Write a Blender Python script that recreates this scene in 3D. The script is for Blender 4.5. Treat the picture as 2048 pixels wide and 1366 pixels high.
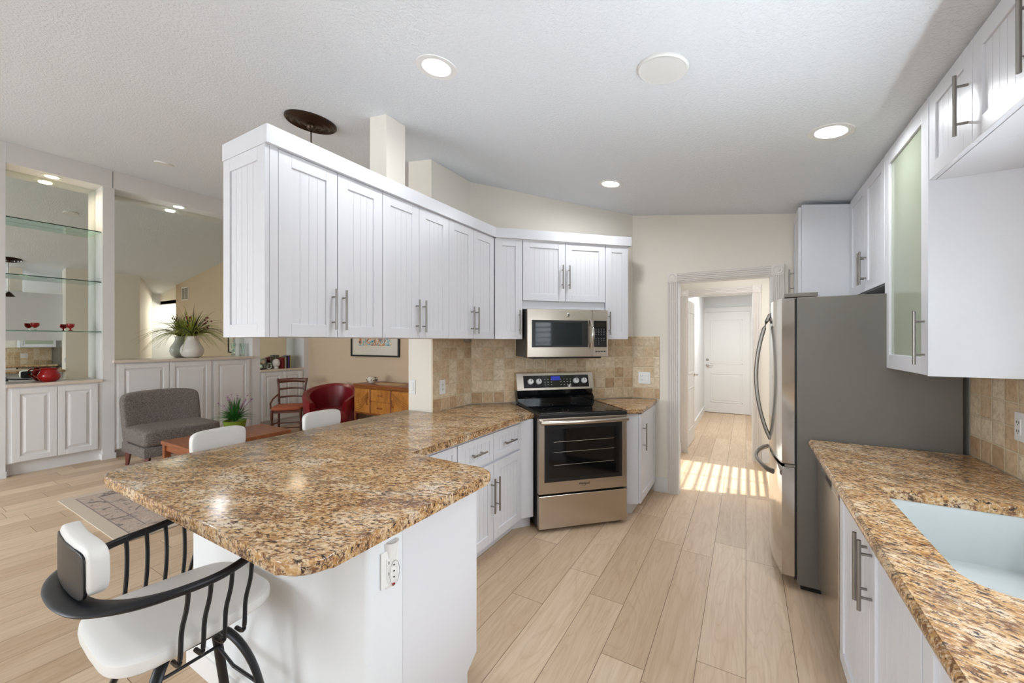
import bpy, bmesh, math, random
from mathutils import Vector, Matrix
random.seed(4)
sc = bpy.context.scene
for o in list(bpy.data.objects): bpy.data.objects.remove(o)
COL = sc.collection
R = math.radians
PI = math.pi
# ------------------------------------------------------------------ camera
cam = bpy.data.cameras.new('camera'); camo = bpy.data.objects.new('camera', cam); COL.objects.link(camo)
cam.lens = 14.06; cam.sensor_width = 36; cam.clip_start = 0.02
camo.location = (0, 0, 1.48); camo.rotation_euler = (R(90), 0, math.atan(468/800.))
sc.camera = camo
# ------------------------------------------------------------------ view and world
vs = sc.view_settings
vs.view_transform = 'Standard'; vs.look = 'None'; vs.gamma = 1; vs.use_curve_mapping = False
vs.exposure = 0.1
w = bpy.data.worlds.new('world'); sc.world = w; w.use_nodes = True
bg = w.node_tree.nodes['Background']; bg.inputs[0].default_value = (0.80, 0.90, 1.0, 1); bg.inputs[1].default_value = 1.2

def light(name, kind, loc, power, color=(1, 1, 1), rot=(0, 0, 0), size=1, size_y=None, **k):
    l = bpy.data.lights.new(name, kind); l.energy = power; l.color = color
    if kind == 'AREA':
        l.size = size; l.spread = k.get('spread', PI)
        if size_y: l.shape = 'RECTANGLE'; l.size_y = size_y
        else: l.shape = 'DISK'
    elif kind == 'SPOT':
        l.shadow_soft_size = size; l.spot_size = k.get('cone', R(120)); l.spot_blend = k.get('blend', .6)
    else: l.shadow_soft_size = size
    o = bpy.data.objects.new(name, l); COL.objects.link(o); o.location = loc; o.rotation_euler = rot
    return o
# daylight entering by the windows and the glazed wall behind the camera, placed outside the panes
# (the up-tilted lamps are extra, added to light the ceiling directly)
light('daylight_rear_window', 'AREA', (-1.2, -3.75, 1.6), 85, (.87, .94, 1), (R(80), 0, 0), 2.6, 1.8)
light('daylight_rear_window', 'AREA', (-4.9, -3.75, 1.6), 310, (.87, .94, 1), (R(80), 0, 0), 3.0, 2.0)
light('ceiling_fill_rear_window', 'AREA', (-1.2, -3.7, 1.0), 25, (.80, .90, 1), (R(134), 0, 0), 2.4, 1.0, spread=R(85))  # added up-light, brightens the ceiling from the rear
light('ceiling_fill_rear_window', 'AREA', (-4.9, -3.7, 1.0), 40, (.80, .90, 1), (R(134), 0, 0), 2.8, 1.0, spread=R(85))
light('daylight_sink_window', 'AREA', (1.30, 1.15, 1.75), 31, (.87, .94, 1), (R(50), 0, R(90)), 1.9, 1.0, spread=R(100))
light('ceiling_fill_sink_window', 'AREA', (1.17, 1.15, 1.35), 70, (.80, .90, 1), (R(142), 0, R(90)), 1.8, .5, spread=R(80))  # added narrow up-light, brightens the ceiling on the sink side
light('daylight_vestibule_window', 'AREA', (1.35, 5.05, 1.5), 16, (.97, .98, 1), (R(90), 0, R(90)), 0.8, 1.2)
light('sun_through_blind', 'SPOT', (3.1, 5.3, 3.9), 2600, (1, .97, .9), (0, 0, 0), .02, cone=R(26), blend=.1)

def CEIL(x): return 2.62 - 0.148*x

# ------------------------------------------------------------------ materials
def lin(c):
    return tuple(((v/255)/12.92 if v/255 <= .04045 else ((v/255+.055)/1.055)**2.4) for v in c) + (1,)
class NT:
    def __init__(s, name):
        s.m = bpy.data.materials.new(name); s.m.use_nodes = True
        s.t = s.m.node_tree; s.b = s.t.nodes['Principled BSDF']; s.out = s.t.nodes['Material Output']
        s._tc = None
    def n(s, typ, **k):
        x = s.t.nodes.new(typ)
        for a, v in k.items(): setattr(x, a, v)
        return x
    def set(s, sock, v):
        if isinstance(v, bpy.types.NodeSocket): s.t.links.new(v, sock)
        elif v is not None: sock.default_value = v
    @property
    def obj(s):
        if not s._tc: s._tc = s.n('ShaderNodeTexCoord')
        return s._tc.outputs['Object']
    def math(s, op, a, b=None, c=None):
        x = s.n('ShaderNodeMath', operation=op); s.set(x.inputs[0], a); s.set(x.inputs[1], b)
        if c is not None: s.set(x.inputs[2], c)
        return x.outputs[0]
    def xyz(s, v):
        x = s.n('ShaderNodeSeparateXYZ'); s.set(x.inputs[0], v); return x.outputs
    def comb(s, a, b, c=0.0):
        x = s.n('ShaderNodeCombineXYZ'); s.set(x.inputs[0], a); s.set(x.inputs[1], b); s.set(x.inputs[2], c); return x.outputs[0]
    def mapping(s, v, scale=(1, 1, 1), rot=(0, 0, 0), loc=(0, 0, 0)):
        x = s.n('ShaderNodeMapping'); s.set(x.inputs[0], v); x.inputs[1].default_value = loc; x.inputs[2].default_value = rot; x.inputs[3].default_value = scale
        return x.outputs[0]
    def noise(s, v, scale, detail=3, rough=.5, dist=0):
        x = s.n('ShaderNodeTexNoise'); s.set(x.inputs['Vector'], v); x.inputs['Scale'].default_value = scale
        x.inputs['Detail'].default_value = detail; x.inputs['Roughness'].default_value = rough; x.inputs['Distortion'].default_value = dist
        return x.outputs[0]
    def white(s, v):
        x = s.n('ShaderNodeTexWhiteNoise'); s.set(x.inputs[0], v); return x.outputs[0]
    def ramp(s, f, stops, interp='LINEAR'):
        x = s.n('ShaderNodeValToRGB'); s.set(x.inputs[0], f); r = x.color_ramp; r.interpolation = interp
        while len(r.elements) < len(stops): r.elements.new(.5)
        for e, (p, c) in zip(r.elements, stops): e.position = p; e.color = c if len(c) == 4 else lin(c)
        return x.outputs[0]
    def mix(s, f, a, b, mode='MIX'):
        x = s.n('ShaderNodeMix', data_type='RGBA', blend_type=mode)
        s.set(x.inputs[0], f); s.set(x.inputs[6], a); s.set(x.inputs[7], b); return x.outputs[2]
    def bump(s, h, dist=.002, strength=.5):
        x = s.n('ShaderNodeBump'); s.set(x.inputs['Height'], h); x.inputs['Distance'].default_value = dist; x.inputs['Strength'].default_value = strength
        s.t.links.new(x.outputs[0], s.b.inputs['Normal'])
    def base(s, c): s.set(s.b.inputs['Base Color'], c)
def mat(name, c, rough=.5, metal=0, **k):
    t = NT(name); t.base(lin(c)); t.b.inputs['Roughness'].default_value = rough; t.b.inputs['Metallic'].default_value = metal
    for a, v in k.items(): t.b.inputs[a.replace('_', ' ')].default_value = v
    return t.m
M = {}
def emis(name, c, s):
    t = NT(name); t.base(lin(c)); t.b.inputs['Emission Color'].default_value = lin(c); t.b.inputs['Emission Strength'].default_value = s; return t.m
def paint(name, c, rough=.6, bs=200, bd=.0006, st=.3):
    t = NT(name); t.base(t.mix(t.noise(t.obj, 1.3, 3), lin(c), lin(tuple(min(255, v*1.015) for v in c)))); t.b.inputs['Roughness'].default_value = rough
    t.bump(t.noise(t.obj, bs, 3), bd, st); return t.m
M['wall'] = paint('wall_paint', (236, 229, 217), .7)
M['wallcream'] = paint('wall_paint_cream', (204, 182, 154), .7)
M['wallwhite'] = paint('wall_paint_white', (228, 230, 232), .7)
M['trim'] = paint('trim_paint', (232, 231, 229), .4, 60, .0003)
M['casing'] = paint('casing_paint', (233, 226, 219), .45, 60, .0003)
M['cab'] = paint('cabinet_paint', (222, 222, 226), .32, 30, .0002)
M['cabgray'] = mat('cabinet_gap', (120, 122, 126), .6)
M['built'] = paint('built_in_paint', (226, 224, 223), .4, 60, .0003)
def ceil_mat():
    t = NT('textured_ceiling'); t.base(lin((236, 239, 243))); t.b.inputs['Roughness'].default_value = .85
    a = t.noise(t.obj, 70, 4, .6, .4); b = t.noise(t.obj, 260, 3)
    t.bump(t.math('ADD', t.ramp(a, [(.42, (0, 0, 0, 1)), (.6, (1, 1, 1, 1))]), t.math('MULTIPLY', b, .3)), .0022, .75); return t.m
M['ceiling'] = ceil_mat()
def floor_mat():
    t = NT('oak_planks'); v = t.xyz(t.obj); W, L = .198, 1.27
    xs = t.math('DIVIDE', v[0], W); i = t.math('FLOOR', xs)
    off = t.white(t.comb(i, 3.3)); ys = t.math('ADD', t.math('DIVIDE', v[1], L), off); j = t.math('FLOOR', ys)
    r = t.white(t.comb(i, j, 1.7)); r2 = t.white(t.comb(j, i, 9.1))
    fx = t.math('FRACT', xs); fy = t.math('FRACT', ys)
    ex = t.math('MINIMUM', fx, t.math('SUBTRACT', 1, fx)); ey = t.math('MULTIPLY', t.math('MINIMUM', fy, t.math('SUBTRACT', 1, fy)), L/W)
    seam = t.math('LESS_THAN', t.math('MINIMUM', ex, ey), .0075)
    pv = t.comb(t.math('ADD', v[0], t.math('MULTIPLY', r, 37)), t.math('ADD', v[1], t.math('MULTIPLY', r2, 51)), t.math('MULTIPLY', r, 13))
    g1 = t.noise(t.mapping(pv, (30, 1.6, 1)), 1.6, 5, .6, .6)
    warp = t.noise(t.mapping(pv, (5, .75, 1)), 1.25, 2, .4, .5)
    rings = t.math('ABSOLUTE', t.math('SINE', t.math('MULTIPLY', warp, 46)))
    rings = t.math('POWER', t.math('SUBTRACT', 1, rings), 3)
    col = t.ramp(g1, [(.3, (212, 186, 156)), (.5, (223, 200, 172)), (.7, (230, 210, 185))])
    col = t.mix(t.math('MULTIPLY', rings, .28), col, lin((188, 152, 116)))
    tint = t.ramp(r, [(0, (226, 217, 207)), (.5, (240, 234, 228)), (1, (252, 250, 247))])
    col = t.mix(1, col, tint, 'MULTIPLY')
    knots = t.noise(t.mapping(pv, (5.2, 2.2, 1)), 1.15, 2)
    col = t.mix(t.ramp(knots, [(.80, (0, 0, 0, 1)), (.84, (1, 1, 1, 1))]), col, lin((120, 84, 56)))
    t.base(t.mix(seam, col, lin((120, 92, 68)))); t.b.inputs['Roughness'].default_value = .42
    t.bump(t.math('SUBTRACT', t.math('MULTIPLY', g1, .3), seam), .0012, .35); return t.m
M['floor'] = floor_mat()
def granite(nm, ang):
    t = NT(nm); o = t.mapping(t.mapping(t.obj, (1, 1, 1), (0, 0, R(-ang))), (1, 2.0, 1.4))
    n1 = t.noise(o, 5.0, 8, .72, .4); n2 = t.noise(o, 48, 5, .7, .3); n3 = t.noise(o, 85, 4, .6); n4 = t.noise(t.mapping(o, loc=(7, 3, 1)), 40, 6, .75, .5)
    n5 = t.noise(t.mapping(o, loc=(3, 5, 8)), 14, 7, .75, .4)
    col = t.ramp(n1, [(.36, (120, 84, 56)), (.43, (176, 130, 80)), (.5, (200, 158, 104)), (.57, (214, 184, 146)), (.65, (226, 208, 186))])
    col = t.mix(t.math('MULTIPLY', t.ramp(n3, [(.5, (0, 0, 0, 1)), (.62, (1, 1, 1, 1))]), .75), col, lin((236, 216, 188)))
    col = t.mix(t.math('MULTIPLY', t.ramp(n5, [(.56, (0, 0, 0, 1)), (.66, (1, 1, 1, 1))]), .6), col, lin((196, 134, 56)))
    col = t.mix(t.ramp(n2, [(.42, (1, 1, 1, 1)), (.48, (0, 0, 0, 1))]), col, lin((126, 88, 60)))
    col = t.mix(t.ramp(n4, [(.41, (1, 1, 1, 1)), (.455, (0, 0, 0, 1))]), col, lin((54, 42, 40)))
    big = t.noise(t.mapping(o, loc=(2, 9, 4)), 3.4, 8, .78)
    col = t.mix(t.math('MULTIPLY', t.ramp(big, [(.38, (1, 1, 1, 1)), (.46, (0, 0, 0, 1))]), .6), col, lin((96, 72, 58)))
    t.base(col); t.b.inputs['Roughness'].default_value = .15; t.bump(n2, .0005, .2); return t.m
M['granite'] = granite('gold_granite', 24); M['granite2'] = granite('gold_granite_sink', -24)
def tiles():
    t = NT('travertine_tile'); v = t.xyz(t.obj); S = .1035
    xs = t.math('DIVIDE', v[0], S); zs = t.math('DIVIDE', v[2], S); i = t.math('FLOOR', xs); j = t.math('FLOOR', zs)
    r = t.white(t.comb(i, j, 2.2)); wob = t.math('MULTIPLY', t.math('SUBTRACT', t.noise(t.obj, 55, 3), .5), .05)
    fx = t.math('FRACT', xs); fz = t.math('FRACT', zs)
    e = t.math('ADD', t.math('MINIMUM', t.math('MINIMUM', fx, t.math('SUBTRACT', 1, fx)), t.math('MINIMUM', fz, t.math('SUBTRACT', 1, fz))), wob)
    inside = t.ramp(e, [(.02, (0, 0, 0, 1)), (.055, (1, 1, 1, 1))])
    p = t.mapping(t.obj, (1, 1, 1)); n = t.noise(t.comb(t.math('ADD', v[0], t.math('MULTIPLY', r, 9)), r, v[2]), 26, 6, .65, .6)
    c = t.ramp(r, [(0, (192, 162, 126)), (.18, (212, 186, 150)), (.6, (224, 203, 170)), (1, (234, 220, 194))])
    c = t.mix(1, c, t.ramp(n, [(.3, (216, 204, 188)), (.6, (254, 252, 250))]), 'MULTIPLY')
    pits = t.ramp(t.noise(t.obj, 75, 3, .5, 1), [(.3, (1, 1, 1, 1)), (.36, (0, 0, 0, 1))]); c = t.mix(t.math('MULTIPLY', pits, .5), c, lin((140, 110, 78)))
    t.base(t.mix(inside, lin((218, 202, 172)), c)); t.b.inputs['Roughness'].default_value = .45
    t.bump(t.math('SUBTRACT', inside, t.math('MULTIPLY', pits, .5)), .003, .8); return t.m
M['tile'] = tiles()
def steel(name, c, r, st=900):
    t = NT(name); t.base(lin(c)); t.b.inputs['Metallic'].default_value = 1; t.b.inputs['Roughness'].default_value = r
    t.bump(t.noise(t.mapping(t.obj, (1, 1, 60)), st/60, 2), .0002, .12); return t.m
M['steel'] = steel('stainless_steel', (196, 186, 174), .26)
M['steelpol'] = mat('polished_steel', (206, 202, 196), .12, 1)
M['pull'] = mat('brushed_nickel', (150, 145, 139), .33, 1)
M['fridgeside'] = mat('fridge_side_paint', (116, 112, 105), .42, .25)
M['darktrim'] = mat('dark_grey_plastic', (62, 62, 62), .4)
M['blackglass'] = mat('black_glass', (10, 11, 13), .06)
M['black'] = mat('black_plastic', (22, 22, 24), .35)
M['mwglass'] = mat('microwave_glass', (26, 34, 38), .05)
M['blkmetal'] = mat('black_powder_coat', (30, 31, 34), .38, .3)
M['whitevinyl'] = mat('white_vinyl', (232, 230, 226), .38)
M['plastic'] = mat('white_plastic', (236, 235, 232), .35)
M['porcelain'] = mat('white_composite', (226, 232, 232), .22)
M['mirror'] = mat('mirror_silver', (226, 230, 222), .0, 1)
M['glass'] = mat('clear_glass', (236, 250, 244), .02, 0, Transmission_Weight=1.0, IOR=1.45)
M['shelfglass'] = mat('shelf_glass', (205, 240, 228), .02, 0, Transmission_Weight=1.0, IOR=1.3)
def thin_pane():
    t = NT('window_pane'); tr = t.n('ShaderNodeBsdfTransparent'); gl = t.n('ShaderNodeBsdfGlossy'); gl.inputs['Roughness'].default_value = 0
    mx = t.n('ShaderNodeMixShader'); fr_ = t.n('ShaderNodeFresnel'); fr_.inputs[0].default_value = 1.2
    t.t.links.new(fr_.outputs[0], mx.inputs[0]); t.t.links.new(tr.outputs[0], mx.inputs[1]); t.t.links.new(gl.outputs[0], mx.inputs[2]); t.t.links.new(mx.outputs[0], t.out.inputs[0]); return t.m
M['pane'] = thin_pane()
M['frost'] = mat('frosted_green_glass', (186, 194, 172), .1, 0, Transmission_Weight=.2)
M['lamp'] = emis('lamp_lens', (255, 252, 246), 9)
M['lampwarm'] = emis('warm_lamp_lens', (255, 228, 180), 7)
M['stone'] = paint('beige_marble', (214, 200, 184), .25, 20, .0002)
M['bronze'] = mat('dark_bronze', (62, 48, 38), .32, .8)
M['red'] = mat('red_glaze', (150, 8, 14), .12)
M['redglass'] = mat('red_glass', (190, 8, 20), .05, 0, Transmission_Weight=.6)
M['ceramic'] = mat('pale_ceramic', (216, 212, 204), .12)
M['redleather'] = mat('red_leather', (122, 22, 30), .3)
M['leaf'] = mat('olive_leaf', (136, 142, 48), .5); M['leafdark'] = mat('dark_leaf', (50, 62, 34), .5)
M['grass'] = mat('green_grass', (44, 104, 34), .5); M['purple'] = mat('purple_flower', (150, 92, 140), .6)
M['berry'] = mat('red_berry', (110, 16, 24), .3); M['pot'] = mat('lime_pot', (116, 140, 40), .4)
def fabric():
    t = NT('grey_tweed'); n = t.noise(t.obj, 130, 4, .7)
    t.base(t.ramp(n, [(.35, (70, 62, 58)), (.5, (112, 103, 98)), (.65, (150, 142, 136))])); t.b.inputs['Roughness'].default_value = .9; t.bump(n, .002, .5); return t.m
M['tweed'] = fabric()
def wood(name, a, b, sc_=(2, 14, 14), rough=.35):
    t = NT(name); n = t.noise(t.mapping(t.obj, sc_), 2.4, 5, .6, .8)
    t.base(t.ramp(n, [(.3, a), (.7, b)])); t.b.inputs['Roughness'].default_value = rough; return t.m
M['cherry'] = wood('cherry_wood', (118, 62, 34), (166, 98, 58))
M['walnut'] = wood('walnut_wood', (66, 34, 22), (108, 60, 38))
M['redwood'] = wood('mahogany_leg', (84, 30, 16), (120, 48, 26))
M['honey'] = wood('honey_veneer', (150, 88, 28), (206, 140, 62), (6, 6, 2)); M['bamboo'] = wood('bamboo_frame', (120, 62, 24), (156, 88, 40))
M['rush'] = mat('seat_upholstery', (160, 84, 52), .8)
def rugm():
    t = NT('faded_rug'); v = t.xyz(t.obj)
    n = t.noise(t.obj, 7, 6, .7, 1.2); n2 = t.noise(t.obj, 3, 3)
    c = t.ramp(n, [(.36, (84, 76, 80)), (.44, (140, 126, 120)), (.49, (196, 182, 168)), (.56, (178, 150, 136)), (.6, (206, 194, 178)), (.68, (130, 116, 112))])
    c = t.mix(t.math('MULTIPLY', n2, .35), c, lin((190, 176, 162)))
    # border bands, object centred, half sizes .775 x 1.1
    dx = t.math('SUBTRACT', .775, t.math('ABSOLUTE', v[0])); dy = t.math('SUBTRACT', 1.1, t.math('ABSOLUTE', v[1])); d = t.math('MINIMUM', dx, dy)
    c = t.mix(t.math('LESS_THAN', d, .09), c, lin((204, 190, 172)))
    c = t.mix(t.math('COMPARE', d, .095, .004), c, lin((140, 126, 122))); c = t.mix(t.math('COMPARE', d, .22, .004), c, lin((140, 126, 122)))
    t.base(c); t.b.inputs['Roughness'].default_value = .95; return t.m
M['rug'] = rugm()
def artm():
    t = NT('abstract_print'); n = t.noise(t.obj, 5, 5, .6, 2.5)
    t.base(t.ramp(n, [(.34, (40, 60, 78)), (.42, (86, 150, 168)), (.5, (222, 212, 190)), (.56, (196, 120, 60)), (.62, (60, 110, 130)), (.72, (230, 220, 205))])); t.b.inputs['Roughness'].default_value = .15; return t.m
M['art'] = artm(); M['matboard'] = mat('cream_matboard', (214, 206, 190), .2)

# ------------------------------------------------------------------ mesh builder
class B:
    def __init__(s): s.b = bmesh.new()
    def faces(s, vs, fs):
        v = [s.b.verts.new(p) for p in vs]
        for f in fs:
            try: s.b.faces.new([v[i] for i in f])
            except ValueError: pass
        return v
    def box(s, x0, x1, y0, y1, z0, z1, bev=0, m=None):
        if x0 > x1: x0, x1 = x1, x0
        if y0 > y1: y0, y1 = y1, y0
        if z0 > z1: z0, z1 = z1, z0
        P = [Vector((x, y, z)) for z in (z0, z1) for y in (y0, y1) for x in (x0, x1)]
        if m: P = [m @ p for p in P]
        n0 = len(s.b.verts)
        v = s.faces(P, [(0, 2, 3, 1), (4, 5, 7, 6), (0, 1, 5, 4), (2, 6, 7, 3), (0, 4, 6, 2), (1, 3, 7, 5)])
        if bev:
            es = {e for x in v for e in x.link_edges}
            bmesh.ops.bevel(s.b, geom=list(es), offset=bev, segments=2, profile=.5, affect='EDGES')
        return s
    def prism(s, pts, z0, z1, bev=0, ztop=None):
        a = sum(pts[i][0]*pts[(i+1) % len(pts)][1]-pts[(i+1) % len(pts)][0]*pts[i][1] for i in range(len(pts)))
        if a < 0: pts = pts[::-1]
        n = len(pts); V = [(p[0], p[1], z0) for p in pts] + [(p[0], p[1], ztop(p[0]) if ztop else z1) for p in pts]
        v = [s.b.verts.new(p) for p in V]
        s.b.faces.new(v[:n][::-1]); top = s.b.faces.new(v[n:])
        bot = [f for f in v[0].link_faces][0]
        for i in range(n): s.b.faces.new((v[i], v[(i+1) % n], v[n+(i+1) % n], v[n+i]))
        if bev:
            es = list(top.edges)+list(bot.edges)
            bmesh.ops.bevel(s.b, geom=es, offset=bev, segments=4, profile=.5, affect='EDGES')
        return s
    def sweep(s, pts, rad, seg=10, flat=None, close=False, caps=True, up=Vector((0, 0, 1))):
        pts = [Vector(p) for p in pts]; n = len(pts); rings = []
        for i, p in enumerate(pts):
            if close: t = pts[(i+1) % n]-pts[i-1]
            else: t = pts[min(i+1, n-1)]-pts[max(i-1, 0)]
            t.normalize(); u = up if abs(t.dot(up)) < .95 else Vector((1, 0, 0))
            if i and rings and abs(t.dot(up)) >= .95: u = lastn
            a = t.cross(u).normalized(); b = a.cross(t).normalized(); lastn = b
            r = rad[i] if isinstance(rad, list) else rad
            ra, rb = (r if isinstance(r, (tuple, list)) else (r, r))
            rings.append([s.b.verts.new(p + a*(math.cos(q)*ra) + b*(math.sin(q)*rb)) for q in [2*PI*k/seg for k in range(seg)]])
        for i in range(n if close else n-1):
            A, C = rings[i], rings[(i+1) % n]
            for k in range(seg): s.b.faces.new((A[k], A[(k+1) % seg], C[(k+1) % seg], C[k]))
        if caps and not close: s.b.faces.new(rings[0][::-1]); s.b.faces.new(rings[-1])
        return s
    def cyl(s, p0, p1, r, seg=16, r1=None):
        return s.sweep([p0, p1], [r, r1 if r1 is not None else r], seg)
    def lathe(s, prof, c=(0, 0, 0), seg=32, m=None, cap=True):
        c = Vector(c); rings = []
        for r, z in prof:
            rings.append([s.b.verts.new((m or Matrix()) @ (c + Vector((math.cos(2*PI*k/seg)*max(r, 1e-4), math.sin(2*PI*k/seg)*max(r, 1e-4), z)))) for k in range(seg)])
        for A, C in zip(rings, rings[1:]):
            for k in range(seg): s.b.faces.new((A[k], A[(k+1) % seg], C[(k+1) % seg], C[k]))
        if cap: s.b.faces.new(rings[0][::-1]); s.b.faces.new(rings[-1])
        return s
    def superel(s, c, hx, hy, hz, e1=.35, e2=.35, nu=16, nv=32, f=None):
        def sp(a, e): return math.copysign(abs(a)**e, a)
        c = Vector(c); rings = []
        for i in range(1, nu):
            a = -PI/2+PI*i/nu; row = []
            for k in range(nv):
                q = 2*PI*k/nv
                p = Vector((hx*sp(math.cos(a), e1)*sp(math.cos(q), e2), hy*sp(math.cos(a), e1)*sp(math.sin(q), e2), hz*sp(math.sin(a), e1)))
                if f: p = f(p)
                row.append(s.b.verts.new(c+p))
            rings.append(row)
        lo = Vector((0, 0, -hz)); hi = Vector((0, 0, hz))
        if f: lo = f(lo); hi = f(hi)
        lo = s.b.verts.new(c+lo); hi = s.b.verts.new(c+hi)
        for A, C in zip(rings, rings[1:]):
            for k in range(nv): s.b.faces.new((A[k], A[(k+1) % nv], C[(k+1) % nv], C[k]))
        for k in range(nv): s.b.faces.new((rings[0][(k+1) % nv], rings[0][k], lo)); s.b.faces.new((rings[-1][k], rings[-1][(k+1) % nv], hi))
        return s
    def xf(s, m): bmesh.ops.transform(s.b, matrix=m, verts=s.b.verts); return s
    def go(s, name, m, parent=None, smooth=False, label=None):
        me = bpy.data.meshes.new(name); bmesh.ops.recalc_face_normals(s.b, faces=s.b.faces); s.b.to_mesh(me); s.b.free()
        if m: me.materials.append(M[m] if isinstance(m, str) else m)
        if smooth:
            for p in me.polygons: p.use_smooth = True
            me.set_sharp_from_angle(angle=R(38))
        o = bpy.data.objects.new(name, me); COL.objects.link(o)
        if parent: o.parent = parent
        if label: o['label'] = label
        return o
def bx(x0, x1, y0, y1, z0, z1, bev=0): return B().box(x0, x1, y0, y1, z0, z1, bev)
def tag(o, label, cat, group=None):
    o['label'] = label; o['category'] = cat
    if group: o['group'] = group
    return o
def thing(name, label, cat, loc=(0, 0, 0), rot=0, group=None):
    o = bpy.data.objects.new(name, None); COL.objects.link(o); o.location = loc; o.rotation_euler = (0, 0, rot); o.empty_display_size = .1
    return tag(o, label, cat, group)
def struct(name, b, m, parent=None, smooth=False):
    o = b.go(name, m, parent, smooth)
    if not parent: o['kind'] = 'structure'
    return o
def dup(root, loc, rot, label=None, group=None):
    r = root.copy(); COL.objects.link(r); r.location = loc; r.rotation_euler = (0, 0, rot)
    if label: r['label'] = label
    if group: r['group'] = group
    for ch in list(root.children):
        c = ch.copy(); COL.objects.link(c); c.parent = r
        for g in list(ch.children):
            d = g.copy(); COL.objects.link(d); d.parent = c
    return r

# ------------------------------------------------------------------ room shell
XL, XR, YB, YF = -6.93, .985, -3.4, 4.15
struct('floor', bx(-7.4, 1.2, -3.5, 9.5, -.1, 0), 'floor')
c = B(); c.faces([(-7.4, -3.5, CEIL(-7.4)), (1.2, -3.5, CEIL(1.2)), (1.2, 4.5, CEIL(1.2)), (-7.4, 4.5, CEIL(-7.4)), (-7.4, -3.5, CEIL(-7.4)+.1), (1.2, -3.5, CEIL(1.2)+.1), (1.2, 4.5, CEIL(1.2)+.1), (-7.4, 4.5, CEIL(-7.4)+.1)],
        [(0, 1, 2, 3), (7, 6, 5, 4), (0, 4, 5, 1), (1, 5, 6, 2), (2, 6, 7, 3), (3, 7, 4, 0)])
struct('ceiling', c, 'ceiling')
struct('ceiling_hallway', bx(-1.95, 1.2, 4.5, 9.5, 2.45, 2.55), 'ceiling')
def wall(name, pts, z0=0, z1=None, m='wall'):
    return struct(name, B().prism(pts, z0, z1, 0, (lambda x: CEIL(x)-.0005) if z1 is None else None), m)
def rect(x0, x1, y0, y1): return [(x0, y0), (x1, y0), (x1, y1), (x0, y1)]
# right wall with sink window (y .2..2.1, z 1.06..2.02) and vestibule window
def rightwall():
    b = B(); X0, X1 = XR, 1.12
    b.prism(rect(X0, X1, -3.5, .2), 0, 0, 0, lambda x: CEIL(x)-.0005); b.prism(rect(X0, X1, 2.1, 4.6), 0, 0, 0, lambda x: CEIL(x)-.0005)
    b.prism(rect(X0, X1, .2, 2.1), 0, 1.06); b.prism(rect(X0, X1, .2, 2.1), 2.06, 0, 0, lambda x: CEIL(x)-.0005)
    b.prism(rect(X0, X1, 4.6, 9.5), 0, .9); b.prism(rect(X0, X1, 4.6, 9.5), 2.1, 2.45); b.prism(rect(X0, X1, 4.6, 4.65), .9, 2.1); b.prism(rect(X0, X1, 5.45, 9.5), .9, 2.1)
    return b
struct('wall_right', rightwall(), 'wall')
wall('wall_kitchen', [(-2.43, 2.445), (-2.18, 2.445), (-2.18, 2.97), (-1.0, 4.15), (-1.0, 4.27), (-2.43, 3.6)])
def doorwall(y0, y1, xa, xb, oa, ob, oz, ztop=None):
    b = B(); f = (lambda x: CEIL(x)-.0005) if ztop is None else None
    if oa > xa: b.prism(rect(xa, oa, y0, y1), 0, ztop, 0, f)
    b.prism(rect(ob, xb, y0, y1), 0, ztop, 0, f); b.prism(rect(oa, ob, y0, y1), oz, ztop, 0, f); return b
struct('wall_far', doorwall(4.15, 4.27, -1.0, XR, -.575, .195, 2.065), 'wall')
struct('wall_vestibule', doorwall(5.78, 5.9, -.76, XR, -.7, .075, 2.085, 2.45), 'wall')
struct('wall_passage', bx(-.85, -.76, 4.27, 9.36, 0, 2.45), 'wallwhite')
struct('wall_end', bx(-1.9, XR, 9.36, 9.46, 0, 2.45), 'wallwhite')
wall('wall_dining', rect(-7.35, -1.93, 4.45, 4.57), m='wallcream')
wall('wall_hall_header', rect(-1.93, -.76, 4.5, 4.57), 2.47)
wall('wall_passage_header', rect(-.85, -.76, 4.27, 4.5), 2.45, m='wallwhite')
struct('wall_hall_left', bx(-2.05, -1.93, 4.57, 7, 0, 2.45), 'wallwhite')
struct('wall_hall_back', bx(-1.93, -.85, 6.9, 7, 0, 2.45), 'wallwhite')
# rear wall behind the camera with two wide windows
b = B(); f = lambda x: CEIL(x)-.0005
for a, c_ in ((-7.35, -6.4), (-3.4, -2.5), (.1, 1.12)): b.prism(rect(a, c_, -3.5, -3.4), 0, 0, 0, f)
b.prism(rect(-6.4, -3.4, -3.5, -3.4), 2.5, 0, 0, f); b.prism(rect(-2.5, .1, -3.5, -3.4), 2.45, 0, 0, f); b.prism(rect(-2.5, .1, -3.5, -3.4), 0, .5); b.prism(rect(-6.4, -3.4, -3.5, -3.4), 0, .1)
struct('wall_rear', b, 'wall')
# left wall of built-ins: back plane, columns, header, soffit
wall('wall_left', rect(-7.35, -7.21, -3.4, 4.45), m='built')
wall('wall_left_front', rect(-7.21, XL, -3.4, .97), m='built')
for n, (a, c_) in enumerate(((1.728, 1.838), (3.485, 3.602), (4.36, 4.45))):
    struct('trim_%d' % (n+1), B().prism(rect(-7.21, XL, a, c_), 0, 3.42), 'built')
struct('trim_4', B().prism(rect(-7.21, XL+.012, .97, 4.45), 3.42, 0, 0, f), 'built')
struct('trim_5', bx(XL+.012, XL+.016, 1.815, 1.82, 3.42, 3.63), 'cabgray')
struct('trim_6', bx(XL-.28, XL+.012, 1.72, 1.85, 0, .07).box(XL-.28, XL+.012, .85, .975, 0, .07), 'built')

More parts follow.
